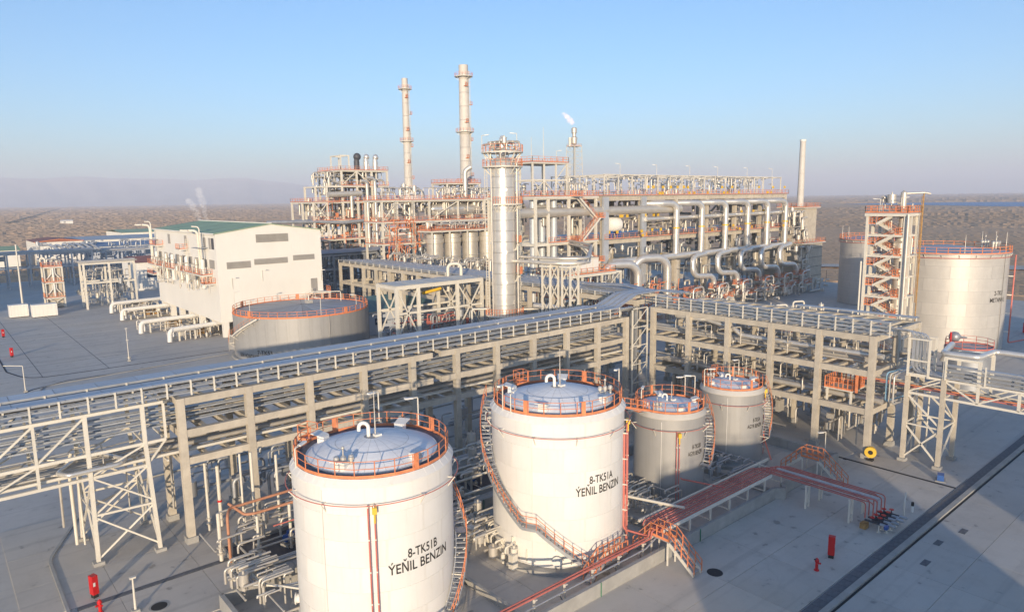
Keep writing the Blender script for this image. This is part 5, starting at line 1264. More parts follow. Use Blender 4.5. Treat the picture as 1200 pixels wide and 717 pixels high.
for y, h in ((162.3, 23.1), (203.2, 23.6)):
    MB().pipe([(47.9, y, 12.4), (47.4, y, 12.4), (47.4, y, h), (46.0, y+1.3, h+.1)], .27, .9, 10, 5).pipe([(47.3, y-1.6, 12.4), (47.3, y-1.6, h+.9), (46.4, y+.3, h+1)], .16, .7, 8).build("exhaust_pipe", "white_steel", t)
    MB().bar((45.9, y+1.2, h+.1), (44.6, y+2.4, h+.15), .8, .35).build("exhaust_hood", "silver_dull", t)
    deck(t, 46.2, 48.5, y-2.6, y+1.2, h-3.6, "", beam=0)
ladder(t, 48.2, 174, 14, 21)
clutter("", 45.6, 48.3, 158, 203, 9.0, 15.5, 90, 101, "silver_dull", .16, parent=t)
# door and outside stair on the gable
MB().b2(69.6, 71.2, BY0-.05, BY0+.1, 8.3, 11.3).build("door", "louver", t)
deck(t, 69, 73.4, 152.4, 154.5, 8.2, "r", beam=.25, sp=.7)
MB().bar((69.0, 153.4, 8.1), (61.8, 153.4, 3.4), 1.2, .2).build("stair_flight", "white_steel", t); rail(t, [(69, 152.8, 8.1), (61.8, 152.8, 3.4), (60, 152.8, 3.4)], 1.1, 1.4, "white_steel", r=.05)
for x in (69.2, 73.2): piece("post", "white_steel", t, (x, 152.6, 4.0), (.4, .4, 7.9))
for x, dz in ((51.5, 13), (58.2, 14.2), (72.2, 13.2)): lamp(t, x, BY0-.1, dz-2.5, 2.4, 300)
# four fat white pipes and their manifolds in front of it
for k, (y, x) in enumerate(((211.5, 38.2), (196, 37.6), (172.5, 36.6), (157.2, 38.7))):
    lonepipe("fat white pipe with bent end before the white building, %s counting from the tank side" % ["fourth", "third", "second", "first"][k], [(52, y+2, 2.7), (x, y, 2.7), (x-.2, y-.4, .2)], .5, "white_paint", 12, 1.0, group="fat white pipes")
    lonepipe("thinner white pipe alongside the fat one, %s counting from the tank side" % ["fourth", "third", "second", "first"][k], [(52, y+4, 2.2), (x+1.5, y+2.4, 2.2), (x+1.3, y+2.2, .2)], .3, "white_paint", 10, .7, group="thinner white pipes")
    clutter("valves and short pipes standing under the fat white pipes, %s group" % ["farthest", "third", "second", "nearest"][k], x+.3, 49, y-1, y+6.5, .2, 2.4, 60, 110+k, "silver_dull", .16)
    clutter("", 0, 1, 0, 1, 0, 1, 0, 0, parent=t) if False else None
    for i in range(4): piece("pipe_support", "white_steel", t, (x+2+i*3.2, y+.8, 1.1), (.3, .3, 2.2))
    MB().b2(x+6, x+9.5, y+3.2, y+4.6, .4, 1.8).build("pump_block", "rust_yellow", None, "rusty orange pump block between the fat white pipes, %s counting from the tank side" % ["fourth", "third", "second", "first"][k], "pump", "pump blocks")

# blue-grey shed with teal roof
t = thing("shed", "small grey shed with a teal roof and two square windows right of the low tank", "building", (74, 133, 0))
MB().b2(73, 91, 134, 149, 0, 5.2).build("wall", "wall_blue", t)
for k in range(6):
    x0, x1 = 72.6+k*3.13+.02, 72.6+(k+1)*3.13-.02
    MB().poly([(x0, 133.5, 5.2), (x1, 133.5, 5.2), (x1, 141.5, 7.6), (x0, 141.5, 7.6)]).poly([(x1, 149.5, 5.2), (x0, 149.5, 5.2), (x0, 141.5, 7.6), (x1, 141.5, 7.6)]).build("roof_sheet", "teal_roof", t)
for x in (73.02, 90.98): MB().poly([(x, 134, 5.2), (x, 149, 5.2), (x, 141.5, 7.5)]).poly([(x, 149, 5.2), (x, 134, 5.2), (x, 141.5, 7.5)]).build("gable", "wall_blue", t)
MB().b2(72.7, 91.3, 133.6, 133.9, 4.9, 5.2).build("fascia", "white_steel", t)
for x in (74.6, 76.3): MB().b2(x, x+1.3, 133.93, 134.05, 2.2, 3.6).build("window", "glass", t)
lonepipe("cream drain pipe elbow between the low grey tank and the teal-roofed shed", [(69.8, 129.6, 8.0), (71.3, 131.2, 8.0), (71.3, 131.2, .2)], .3, "clad", 8)
# white frame with cross bracing
t = thing("steel_frame", "white cross-braced steel frame standing behind the long rack, shaded at its feet", "steel frame", (69, 100, 0))
for y in (100, 106):
    for x in (59.9, 64.2, 72.4, 77.9): piece("column", "white_steel", t, (x, y, 7.45), (.5, .5, 14.9))
    for a, c in ((59.9, 64.2), (64.2, 72.4), (72.4, 77.9)):
        piece("beam", "white_steel", t, ((a+c)/2, y, 14.6), (c-a-.5, .5, .6)); piece("beam", "white_steel", t, ((a+c)/2, y, 10.2), (c-a-.5, .3, .36))
    for a, za, c, zc in ((72.5, 6.2, 77.8, 14.2), (77.8, 6.2, 72.5, 14.2), (60, 14.2, 64, 6.2), (60, 6.2, 64, 14.2)): barpiece("brace", "white_steel", t, (a, y-.05, za), (c, y-.05, zc), .2)
for x in (59.9, 64.2, 72.4, 77.9): piece("beam", "white_steel", t, (x, 103, 14.6), (.5, 5.5, .55))
for k in range(5): piece("top_panel", "white_steel", t, (61.6+k*3.65, 103, 14.95), (3.5, 6.4, .06))
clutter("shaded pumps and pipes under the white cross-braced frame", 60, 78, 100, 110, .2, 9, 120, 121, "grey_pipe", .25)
clutter("row of red handwheels and fittings under the white cross-braced frame", 61, 78, 101, 105, 5.2, 8.6, 22, 122, "red_pipe", .12)
lonepipe("small yellow crane beam under the white cross-braced frame", [(68, 104.5, 12.6), (71.6, 104, 13.2)], .3, "yellow", 6, name="crane_beam", cat="crane beam")
lonepipe("white double hoop pipe rising behind the white frame", [(75.4, 107, 12), (75.4, 107, 17.2), (77.6, 105.8, 17.2), (77.6, 105.8, 11.8)], .3, "white_steel", 10, .9)
lonepipe("silver loop pipe lying behind the long rack, right of the tall column", [(78.2, 86, 11.2), (79.2, 82, 11.2), (78.6, 78.6, 11.0), (76.8, 77.6, 11.0)], .5, "silver", 12, 2)

# ---------------------------------------------------------------- left plant
t = thing("valve_tower", "small sunlit square tower with orange landings and white bracing, left of the white building", "tower", (28.8, 238, 0))
x0, x1, y0, y1 = 26.6, 31.0, 236, 240.4
sframe(t, (x0, x1), (y0, y1), (3, 7.4, 11.8), .4, .35, brace=[(x0, .4, x1, 3, y0), (x1, .4, x0, 3, y0)])
for z in (3.1, 7.5, 11.9): deck(t, x0-.2, x1+.2, y0-.2, y1+.2, z, "fblr", beam=.3, sp=.9)
MB().b2(x0+.3, x1-.3, y0+.6, y1-.3, .2, 11.6).build("cabinet_wall", "concrete", t)
b = MB()
for z in (5.4, 9.8): b.pipe([(28.3, y0+.2, z+1.6), (28.3, y0+.2, z), (27.2, y0+.2, z-1.4)], .16, None, 6).pipe([(29.3, y0+.2, z+1.6), (29.3, y0+.2, z), (30.4, y0+.2, z-1.4)], .16, None, 6).cyl((28.8, y0+.1, z-2), (28.8, y0+.1, z+2), .3, 8)
b.build("pipe_tree", "white_paint", t)
for x in (27.4, 30.2): gooseneck(t, x, 238, 12.5, 1.6, "white_steel")
clutter("", x0, x1, y0, y1, 11.9, 14, 14, 131, parent=t)
def steelrack(label, xs, y0, y1, z, z2, n, seed, m="galv", loc=None):
    t = thing("pipe_rack", label, "pipe rack", loc or (xs[0], y0, 0)); sframe(t, xs, (y0, y1), (z2, z), .5, .45, m)
    q = random.Random(seed)
    for k in range(n):
        y = y0+.4+(y1-y0-.8)*k/max(1, n-1); r = q.uniform(.1, .3); MB().cyl((xs[0]-1, y, z+r), (xs[-1]+1, y, z+r), r, 8).build("pipe", "galv" if k % 2 else "silver_dull", t)
    clutter("", xs[0], xs[-1], y0, y1, .4, z2-.5, 40, seed, "grey_pipe", .25, parent=t); return t
steelrack("shaded blue-grey steel pipe rack at the far left edge", [4+6.5*k for k in range(8)], 300, 308, 12.5, 7.5, 7, 132)
steelrack("shaded pipe rack with big bent pipes on top, behind the small sunlit tower", [36+7*k for k in range(6)], 316, 326, 11, 6, 6, 133)
steelrack("pale steel pipe rack between the small sunlit tower and the white building", [34.7, 41, 47.4], 225, 231, 13, 7.6, 5, 134, "white_steel")
steelrack("low grey pipe rack far behind the small sunlit tower", [62+7*k for k in range(6)], 345, 353, 10, 5, 6, 136)
for k in range(7):
    lonepipe("big bent pipe on the shaded rack before the far shed, %s from the left" % ["first", "second", "third", "fourth", "fifth", "sixth", "seventh"][k], [(40+k*2.2, 328, 13.6), (40+k*2.2, 320, 13.6), (42+k*2.2, 315.5, 11.6)], .5, "galv", 8, 1.6, group="bent bluish pipes")
clutter("shaded machinery and pipe tangle before the white far shed", 36, 76, 328, 345, 2, 14, 130, 137, "galv", .4)
clutter("pipes and fittings around the pale steel rack beside the white building", 35, 47, 232, 246, .3, 10, 110, 138, "silver_dull", .2)
t = thing("shed", "far white shed with a reddish roof edge beyond the shaded racks at left", "building", (52, 398, 0))
MB().b2(42.5, 62, 396, 430, 0, 12).build("wall", "wall_white", t)
MB().poly([(42, 395.6, 12.1), (52.2, 395.6, 13.2), (52.2, 431, 13.2), (42, 431, 12.1)]).poly([(52.2, 395.6, 13.2), (62.5, 395.6, 12.1), (62.5, 431, 12.1), (52.2, 431, 13.2)]).poly([(42.5, 395.9, 12), (62, 395.9, 12), (52.2, 395.9, 13.1)]).build("roof", "red_roof", t)
MB().bar((42, 395.5, 12.1), (52.2, 395.5, 13.2), .3).bar((52.2, 395.5, 13.2), (62.5, 395.5, 12.1), .3).build("verge_trim", "orange", t)
def longshed(label, x0, x1, y0, y1, z, rm, wm="wall_white"):
    t = thing("shed", label, "building", ((x0+x1)/2, (y0+y1)/2, 0)); MB().b2(x0, x1, y0, y1, 0, z).build("wall", wm, t); xm = (x0+x1)/2
    ym = (y0+y1)/2; e = .6
    MB().poly([(x0-e, y0-e, z+.02), (x1+e, y0-e, z+.02), (x1+e, ym, z+1.6), (x0-e, ym, z+1.6)]).poly([(x1+e, y1+e, z+.02), (x0-e, y1+e, z+.02), (x0-e, ym, z+1.6), (x1+e, ym, z+1.6)]).build("roof", rm, t)
    for k in range(int((x1-x0)/9)): MB().b2(x0+3+k*9, x0+6+k*9, y0-.08, y0+.1, z*.45, z*.7).build("window", "glass", t)
    return t
longshed("long low shed with dull blue-grey roof behind the shaded racks, left one", 60, 112, 400, 430, 8.5, "blue_roof", "wall_blue")
longshed("long low shed with a grey-mauve roof beyond the far white shed", 64, 118, 446, 476, 10, "grey_pipe")
longshed("far shed with a green roof and white wall just left of the white building", 108, 172, 540, 590, 10, "green_roof")
longshed("small green-roofed hut at the far left edge behind the racks", 6, 36, 395, 415, 9, "green_roof")
longshed("low brownish shed with red roof beside the far corner of the white building", 56, 74, 262, 284, 9.5, "red_roof")
longshed("distant long white-roofed shed beyond the green roof of the white building", 170, 330, 520, 550, 7, "wall_white")
longshed("distant pale hut alone in the desert at left", 180, 196, 1320, 1332, 5, "wall_white")
for k, (x, y, w) in enumerate(((16.6, 226, 4.2), (21.2, 222, 5.6))):
    t = thing("equipment_box", "white container box on the grey yard at left, %s one" % ("smaller" if k == 0 else "larger"), "container", (x, y, 0)); MB().b2(x, x+w, y-3, y, .15, 3.3).build("box_body", "wall_white", t)
    for i in range(4): piece("foot", "dark_steel", t, (x+.5+(w-1)*i/3, y-1.5, .07), (.4, 2.8, .16))
    b = MB()
    for i in range(6): b.box((x+w*(i+.5)/6, y-3.03, 1.7), (.06, .05, 2.9))
    b.build("rib", "wall_white", t)
# perimeter fence and far works at right
t = thing("perimeter_fence", "dark perimeter fence of thin posts between the concrete block and the stair tower", "fence", (240, 110, 0))
for k in range(40):
    f = k/39; x, y = 252-26*f, 20+170*f; piece("post", "dark_steel", t, (x, y, 1.6), (.15, .15, 3.4))
b = MB()
for z in (.6, 1.4, 2.2, 3.0): b.bar((252, 20, z), (226, 190, z), .05)
b.build("rail_wire", "dark_steel", t)
t = thing("fire_cabinet", "small red cabinet beyond the METANOL tank at the right edge", "cabinet", (172, 38.5, 0))
MB().b2(171.5, 173.5, 38, 39, .3, 2.4).build("cabinet_body", "fire_red", t); MB().b2(171.7, 173.3, 38.2, 38.8, 0, .3).build("plinth", "dark_steel", t)
# steam
ms = bpy.data.materials.new("steam"); ms.use_nodes = True; ms.node_tree.nodes.clear()
_o = ms.node_tree.nodes.new("ShaderNodeOutputMaterial"); _v = ms.node_tree.nodes.new("ShaderNodeVolumePrincipled"); _v.inputs["Color"].default_value = (.95, .95, .97, 1); _v.inputs["Density"].default_value = .11; _v.inputs["Anisotropy"].default_value = -0.45
ms.node_tree.links.new(_v.outputs[0], _o.inputs["Volume"]); MATS["steam"] = ms
q = random.Random(8)
for nm, (x, y, z), h, n, wd in (("thin twin plume of white steam rising behind the green roof", (76.6, 252, 22), 12, 34, 0.7), ("low drift of steam beyond the green roof ridge", (112, 236, 23.5), 4, 36, 1.6)):
    b = MB()
    for k in range(n):
        f = k/n; s = 1 if k % 2 else -1
        b.sphere((x+s*(1.2+1.4*f)*wd+q.uniform(-.5, .5)-(2.5*f if h > 5 else -14*(f-.5)*.76), y+q.uniform(-.5, .5)+(2*f if h > 5 else -14*(f-.5)*.65), z+h*f*(1 if s > 0 else .7) if h > 5 else z+q.uniform(0, h)), (.8+1.1*f)*wd if h > 5 else q.uniform(.4, 1.2), 8, 0.8)
    b.build("steam_plume", "steam", None, nm, "steam", None, "stuff", loc=(x, y, z))

t = thing("shade_block", "tall plain block added unseen at far left to shade the left pipe racks", "building", (-122, 148, 0))  # unseen block added off-frame, placed so its shade covers the left racks
MB().box((-122, 148, 22), (84, 20, 44), rad(138.5)).build("wall", "wall_white", t)
MB().box((-122, 148, 44.3), (86, 22, .6), rad(138.5)).build("roof", "grey_pipe", t)
for k in range(8): a = rad(138.5); d = -36+k*10; MB().box((-122+d*cos(a)+10.05*sin(a), 148+d*sin(a)-10.05*cos(a), 20), (5, .12, 4), a).build("louver", "louver", t)
# ---------------------------------------------------------------- red fire water pipes and their supports
gR = "red fire water pipes along the bund wall"
for k, (y, z) in enumerate(((33.05, 1.78), (33.3, 1.8))):
    lonepipe("%s red pipe of the pair on low posts along the bund wall" % ("outer" if k == 0 else "inner"), [(15, y, z), (41.6, y, z), (42.6, y, z), (42.6, y, 2.35), (43.6, y, 2.35)], 0.075, "red_pipe", 8, .25, group=gR)
for k in range(9):
    x = 18.0+k*2.95
    s = thing("pipe_support", "white post with slanting strut under the two red pipes, %s from the left" % (ORD+["ninth"])[k], "pipe support", (x, 33.1, 0), "white posts under the two red pipes")
    piece("post", "white_steel", s, (x, 33.1, .84), (.13, .13, 1.68)); MB().bar((x, 33.0, .05), (x-.7, 33.0, 1.2), .09).build("strut", "galv", s); piece("shoe", "white_steel", s, (x, 33.15, 1.67), (.2, .6, .06))
lonepipe("grey conduit running beside the two red pipes along the bund wall", [(15, 32.75, 1.35), (41.5, 32.75, 1.35), (43, 32.75, 1.9)], 0.07, "galv", 6)
for k in range(8):
    y = 32.85+k*.27; x = 63.6-k*.38 if k < 4 else 61.9-(k-4)*.38; zz = 2.3+.02*(k % 3)
    ye = 23.4+(.5 if k % 2 else 0)
    lonepipe("red pipe in the parallel bundle by the grey tanks, %s from the bund wall" % ORD[k], [(43.2+.05*k, y, 1.9), (43.5+.05*k, y, zz), (x, y, zz), (x, ye, zz), (x, ye, .9)], .058, "red_pipe", 8, .3, group="bundle of parallel red pipes", k=3)
t = thing("cable_tray", "straight grey tray lying between the two halves of the red pipe bundle", "cable tray", (62.2, 29, 2.3)); MB().b2(62.05, 62.4, 23.4, 33, 2.3, 2.42).build("tray_cover", "galv_cover", t); MB().b2(62.05, 62.1, 23.4, 33, 2.18, 2.3).b2(62.35, 62.4, 23.4, 33, 2.18, 2.3).build("tray_side", "galv", t)
for k, (y, nm) in enumerate(((32.5, "outer"), (35.0, "inner"))):
    MB().b2(43.5, 64.2 if k else 60.4, y, y+.14, 2.12, 2.36).build("side_channel", "white_steel", None, "pale channel along the %s side of the red pipe bundle" % nm, "channel")
for k, x in enumerate((44.3, 47.2, 50.2, 53.2, 56.2, 59.2, 62.3)):
    s = thing("pipe_support", "white goalpost frame under the red pipe bundle, %s from the left" % ORD[k], "pipe support", (x, 33.6, 0), "goalpost frames under the red bundle")
    for y in (32.6, 34.95): piece("post", "white_steel", s, (x, y, 1.05), (.13, .13, 2.1))
    piece("beam", "white_steel", s, (x, 33.77, 2.15), (.14, 2.5, .13)); piece("rung", "white_steel", s, (x, 33.77, 1.05), (.09, 2.2, .09))
for k, y in enumerate((29.2, 25.2)):
    s = thing("pipe_support", "white frame under the outgoing red pipes, %s" % ("nearer the bund wall" if k == 0 else "nearer the valve stand"), "pipe support", (62.2, y, 0), "frames under the outgoing red pipes")
    for x in (60.6, 61.2, 63.3, 63.8): piece("post", "white_steel", s, (x, y, 1.05), (.14, .14, 2.1))
    piece("beam", "white_steel", s, (62.2, y, 2.16), (3.5, .14, .12)); piece("rung", "white_steel", s, (60.9, y, .6), (.6, .1, .1)); MB().bar((60.6, y, .1), (61.2, y, 1.9), .08).build("brace", "white_steel", s)
t = thing("valve_stand", "row of dark valves with red handwheels at the end of the red pipe bundle", "valve stand", (62, 22.6, 0))
for k in range(8):
    x = 63.6-k*.38 if k < 4 else 61.9-(k-4)*.38; y = 23.4+(.5 if k % 2 else 0)
    MB().cyl((x, y, .75), (x, y-1.3, .75), .1, 8).cyl((x, y-.6, .75), (x, y-.6, 1.15), .05, 6).build("valve_body", "dark_steel", t)
    MB().lathe([(.02, 1.15), (.2, 1.15), (.2, 1.19), (.02, 1.19)], (x, y-.6, 0), 10).build("handwheel", "fire_red", t)
    MB().cyl((x, y-1.3, .75), (x+.0, y-1.9, .75), .14, 8).build("coupling", "galv", t)
    piece("foot", "white_steel", t, (x, y-1.2, .34), (.1, .1, .68)); piece("base_plate", "white_steel", t, (x, y-1.2, .02), (.3, .3, .05))
MB().box((60.2, 20.9+1.0, .9), (.45, .25, .3)).build("blue_cap", "blue_paint", t)
MB().box((60.7, 23.9, .25), (.7, .5, .5)).build("rusty_pump", "rust_yellow", t)
# grey pipe from the white tank to the bundle
lonepipe("pale grey pipe from the foot of tank 8-TK51A out to the red bundle", [(45.0, 41.5, 2.5), (47.8, 33.6, 2.55)], .13, "white_steel", 8)
for k, f in enumerate((.35, .75)):
    x, y = 45+2.8*f, 41.5-7.9*f; s = thing("pipe_support", "lone white post under the pale grey pipe, %s" % ("nearer the tanks" if k == 0 else "nearer the red bundle"), "pipe support", (x, y, 0)); piece("post", "white_steel", s, (x, y, 1.2), (.15, .15, 2.4)); piece("shoe", "white_steel", s, (x, y, 2.4), (.4, .3, .06))
lonepipe("red branch pipe from the riser of the white tank to the bundle", [(42.4, 35.8, 10), (42.4, 35.8, 1.6), (42.6, 33.4, 1.8)], .09, "red_pipe", 8, .3)
lonepipe("red branch pipe from the first small grey tank to the bundle", [(53.2, 38.0, 5), (53.2, 38.0, 2.3), (54.5, 34.0, 2.3)], .08, "red_pipe", 8, .3)
lonepipe("red branch pipe at the foot of the farthest grey tank, bent to the bundle", [(69.6, 38.7, 5), (69.6, 38.7, 2.4), (63.9, 34.6, 2.4)], .08, "red_pipe", 8, .3)

# stairs over the bund wall
def overstair(label, x, yin, yout, z, w=1.0, turn=None):
    t = thing("crossover_stair", label, "stair", (x, 32.3, 0))
    y0, y1 = 31.4, 33.2
    MB().b2(x-w/2, x+w/2, y0, y1, z-.1, z).build("landing", "galv", t)
    for (ya, yb) in ((y1, yin), (y0, yout)):
        for s in (-1, 1): MB().bar((x+s*w/2, ya, z-.12), (x+s*w/2, yb, .1), .07, .26).build("stringer", "white_steel", t)
        n = max(3, int(z/.23)); me = beam_mesh("tread", "galv", (w-.08, .26, .05))
        for i in range(1, n): f = i/n; inst("tread", me, t, (x, ya+(yb-ya)*f, z+(0-z)*f))
        for s in (-1, 1): rail(t, [(x+s*w/2, ya, z), (x+s*w/2, yb, .1)], 1.05, .8, r=.035, single=False, toe=False)
    for s in (-1, 1): rail(t, [(x+s*w/2, y0, z), (x+s*w/2, y1, z)], 1.05, .6, r=.035, single=False)
    for s in (-1, 1):
        for y in (y0+.1, y1-.1): piece("leg", "white_steel", t, (x+s*w/2, y, z/2-.05), (.1, .1, z-.1))
    return t
overstair("orange railed crossover stair over the bund wall between white and grey tanks", 43.2, 35.0, 29.0, 2.0)
overstair("orange railed crossover stair at the far right end of the bund wall", 68.0, 35.4, 28.8, 2.2)
t = thing("access_stair", "short orange railed steps inside the bund wall under the two red pipes", "stair", (38, 34, 0))
MB().bar((36.0, 33.9, .1), (37.6, 33.9, 1.2), .8, .1).b2(37.6, 40.2, 33.5, 34.3, 1.12, 1.2).build("walkway", "galv", t)
for y in (33.5, 34.3): rail(t, [(36, y, .1), (37.6, y, 1.2), (40.2, y, 1.2)], 1.05, .7, r=.035, single=False, toe=False)
t = thing("lamp_post", "short white lamp beside the far crossover stair", "lamp", (73.6, 33.6, 0)); lamp(t, 73.6, 33.6, 0, 3.3, 165)

# fire points
def cabinet(x, y, label, h=1.84):
    t = thing("fire_cabinet", label, "cabinet", (x, y, 0), "red fire hose cabinets"); MB().box((x, y, .28+(h-.28)/2), (.42, .5, h-.28), rad(20)).build("cabinet_body", "fire_red", t)
    MB().box((x, y, .14), (.36, .4, .28), rad(20)).build("plinth", "black", t); a = rad(20); MB().box((x+.24*sin(a)-.08, y-.262, 1.1), (.16, .02, .3), a).build("notice", "white_paint", t)
def hydrant(x, y, label):
    t = thing("fire_hydrant", label, "hydrant", (x, y, 0), "red fire hydrants")
    MB().lathe([(.2, 0), (.2, .06), (.12, .08), (.12, .72), (.17, .74), (.17, .86), (.1, .98), (.04, 1.02), (.01, 1.06)], (x, y, 0), 12).build("barrel", "fire_red", t)
    for d in (200, 290): MB().cyl((x, y, .62), (x+.3*cos(rad(d)), y+.3*sin(rad(d)), .62), .075, 8).build("outlet", "fire_red", t)
    MB().cyl((x-.25, y+.1, .95), (x-.1, y+.05, .95), .06, 6).build("cap", "dark_steel", t)
cabinet(53.5, 23.45, "tall red fire hose cabinet on the open apron at right"); hydrant(50.75, 23.3, "red fire hydrant on the open apron at right, beside the cabinet")
cabinet(7.3, 57.3, "tall red fire hose cabinet beside the drain at lower left", 1.75); hydrant(7.2, 54.7, "red fire hydrant at the bottom edge beside the lower left drain")
cabinet(12.6, 191.2, "red fire cabinet on the distant yard at the left edge, farther one"); cabinet(11.8, 164.6, "red fire cabinet on the distant yard at the left edge, nearer one")
t = thing("bollard", "small white bollard with a black top near the kerb at right", "bollard", (67.1, 22.3, 0)); MB().cyl((67.1, 22.3, 0), (67.1, 22.3, .6), .12, 10).build("post", "white_paint", t); MB().cyl((67.1, 22.3, .6), (67.1, 22.3, .95), .13, 10).build("cap", "black", t)
t = thing("barrier_frame", "white hoop barrier standing between valve stand and drain channel", "barrier", (65.7, 22.5, 0)); MB().tube(fillet([(64.8, 22.2, 0), (64.8, 22.2, 1.75), (67.0, 22.9, 1.75), (67.0, 22.9, 1.5)], .12, 3), .07, 7).build("hoop", "white_steel", t); MB().bar((64.8, 22.2, .7), (67, 22.9, .7), .05).build("crossbar", "galv", t)
t = thing("utility_box", "small blue box on the ground near the legs of the right bridge", "box", (77.0, 23.2, 0)); MB().box((77, 23.2, .35), (.9, .6, .6), .3).build("box_body", "blue_paint", t); MB().box((77, 23.2, .03), (1.3, .9, .07), .3).build("plinth", "kerb_concrete", t)
t = thing("manhole_cover", "round dark manhole cover on the paving at lower left", "manhole", (10.6, 52.7, 0)); MB().lathe([(.55, 0), (.55, .03), (.01, .035)], (10.6, 52.7, 0), 20).build("lid", "black", t); MB().lathe([(.7, .0), (.7, .02), (.56, .02)], (10.6, 52.7, 0), 20).build("rim", "kerb_concrete", t)
t = thing("oil_patch", "dark round oil stain plate at the foot of the crossover stair", "stain", (44.6, 28.4, 0)); MB().lathe([(.62, 0), (.6, .012), (.01, .013)], (44.6, 28.4, 0), 20).build("patch", "black", t)
# lamp masts on the ground
def mast(x, y, h, label, arm=None, deg=180, r=.09):
    t = thing("lamp_mast", label, "lamp", (x, y, 0)); MB().tube([(x, y, 0), (x, y, h)], [r, r*.6], 8).build("mast", "white_steel", t)
    MB().box((x, y, .1), (.5, .5, .25)).build("footing", "kerb_concrete", t)
    if arm:
        a = rad(deg); e = (x+arm*cos(a), y+arm*sin(a)); MB().bar((x, y, h), (e[0], e[1], h+.05), .09).bar((e[0], e[1], h+.05), (e[0]+.6*cos(a), e[1]+.6*sin(a), h+.05), .26, .1).build("arm", "white_steel", t)
    else: MB().box((x, y, h+.05), (.4, .25, .12)).build("lamp_head", "white_steel", t)
mast(9.15, 53.1, 2.6, "short white post lamp at the bottom of the picture, left of the nearest tank", None, r=.1)
mast(10.6, 131.5, 4.2, "white lamp mast with a long arm on the yard at the left edge", 2.4, 139)
mast(20.2, 229, 18.8, "very tall plain white mast rising before the shaded racks at far left", None, r=.28)
mast(28.0, 144.1, 6.2, "slim tall white pole on the yard left of the low grey tank", None); mast(28.6, 147.2, 3.4, "short white pole beside the slim tall one on the yard", None)
mast(53.0, 53.5, 6.4, "grey lamp mast rising behind the tank marked 8-TK51A", 1.2, 200); mast(33.5, 52.6, 6.5, "grey lamp mast rising behind the tank marked 8-TK51B", 1.1, 190)

# ---------------------------------------------------------------- pumps and piping round the tanks
lonepipe("upper orange brown pipe running to the left of the nearest tank", [(24.5, 56.4, 4.3), (17.2, 56.4, 4.25), (16.6, 55.2, 4.2), (16.6, 55.2, .2)], .12, "copper_pipe", 8, .5)
lonepipe("lower orange brown pipe hooked round a post left of the nearest tank", [(17.4, 57.2, 4.3), (17.9, 54.9, 4.0), (18.6, 54.6, 4.0), (22.6, 54.6, 4.0), (22.9, 54.4, 3.6), (22.9, 54.2, .3)], .12, "copper_pipe", 8, .5)
lonepipe("thin red pipe low beside the orange brown ones, left of the nearest tank", [(19.6, 53.4, 3.0), (23.8, 53.4, 3.0), (23.8, 53.4, .2)], .06, "red_pipe", 6)
for k, (x, y, h, r) in enumerate(((17.2, 62.4, 6.4, .12), (18.3, 62.6, 5.8, .16), (19.6, 60.4, 7.2, .1), (20.3, 59.6, 7.4, .13), (21.6, 57.2, 7.5, .12), (16.2, 56.2, 4.2, .16), (18.6, 54.2, 3.9, .12), (21.4, 54.4, 4.0, .13))):
    t = thing("drop_pipe", "slim pale upright pipe %s" % ["left of the first inner rack column", "with a red band left of the nearest tank", "thinnest of those beside the rack columns", "tallest but one beside the rack columns", "with a green band close to the nearest tank", "at the left end of the orange brown pipes", "in front of the lower orange brown pipe", "with a green band under the lower orange brown pipe"][k], "pipe", (x, y, 0), "slim upright pipes left of the nearest tank")
    MB().tube([(x, y, .1), (x, y, h)], r, 8).build("pipe_body", "white_steel", t)
    for z in (.7, 1.2): MB().cyl((x, y, z), (x, y, z+.12), r*1.9, 8).build("flange", "silver_dull", t)
    if k in (1, 4, 7): MB().cyl((x, y, 2.4), (x, y, 2.58), r*1.3, 8).build("band", "fire_red" if k == 1 else "green_paint", t)
def pit(label, x0, x1, y0, y1, h=.35):
    t = thing("concrete_pit", label, "pit", (x0, y0, 0))
    for a in ((x0, x1, y0, y0+.18), (x0, x1, y1-.18, y1), (x0, x0+.18, y0+.18, y1-.18), (x1-.18, x1, y0+.18, y1-.18)): MB().b2(*a, -.02, h).build("wall", "kerb_concrete", t)
    MB().b2(x0+.18, x1-.18, y0+.18, y1-.18, -.02, .03).build("floor", "dark_steel", t); return t
pit("shallow kerbed concrete pit under the orange brown pipes", 16.8, 23.6, 52.6, 58.2)
pit("kerbed concrete tray holding a pump behind the two white tanks", 30.4, 38.4, 51.2, 57.2); pit("second kerbed tray with a blue motor behind the two white tanks", 39.2, 45.5, 52.2, 57.8)
def pump(x, y, label, m="blue_paint", rz=0., s=1.0):
    t = thing("pump_set", label, "pump", (x, y, 0)); ca, sa = cos(rz), sin(rz)
    MB().box((x, y, .15), (2.2*s, .9*s, .3), rz).build("base", "kerb_concrete", t); p = lambda d, z: (x+d*ca*s, y+d*sa*s, z)
    MB().cyl(p(-.9, .75), p(.0, .75), .36*s, 14).cyl(p(-1.0, .75), p(-.9, .75), .3*s, 12).build("motor", m, t); MB().box(p(-.45, 1.18), (.3, .3, .25), rz).build("terminal_box", m, t)
    MB().cyl(p(0, .75), p(.4, .75), .1, 8).build("coupling", "galv", t); MB().cyl(p(.4, .75), p(.75, .75), .42*s, 14).tube(fillet([p(.6, .8), p(.6, 2.0), p(1.6, 2.0)], .3, 3), .12, 8).cyl(p(.75, .75), p(1.3, .75), .14, 8).build("casing", "silver_dull", t)
pump(22.0, 55.4, "pump with a bright blue motor left of the nearest tank", rz=.4); pump(41.2, 55.4, "pump with a blue motor seen between the two white tanks", rz=1.2); pump(35.2, 54.0, "grey pump in a kerbed tray between the white tanks", "grey_pipe", .2); pump(46, 54.4, "blue pump farther back behind the tank marked 8-TK51A", rz=.3)
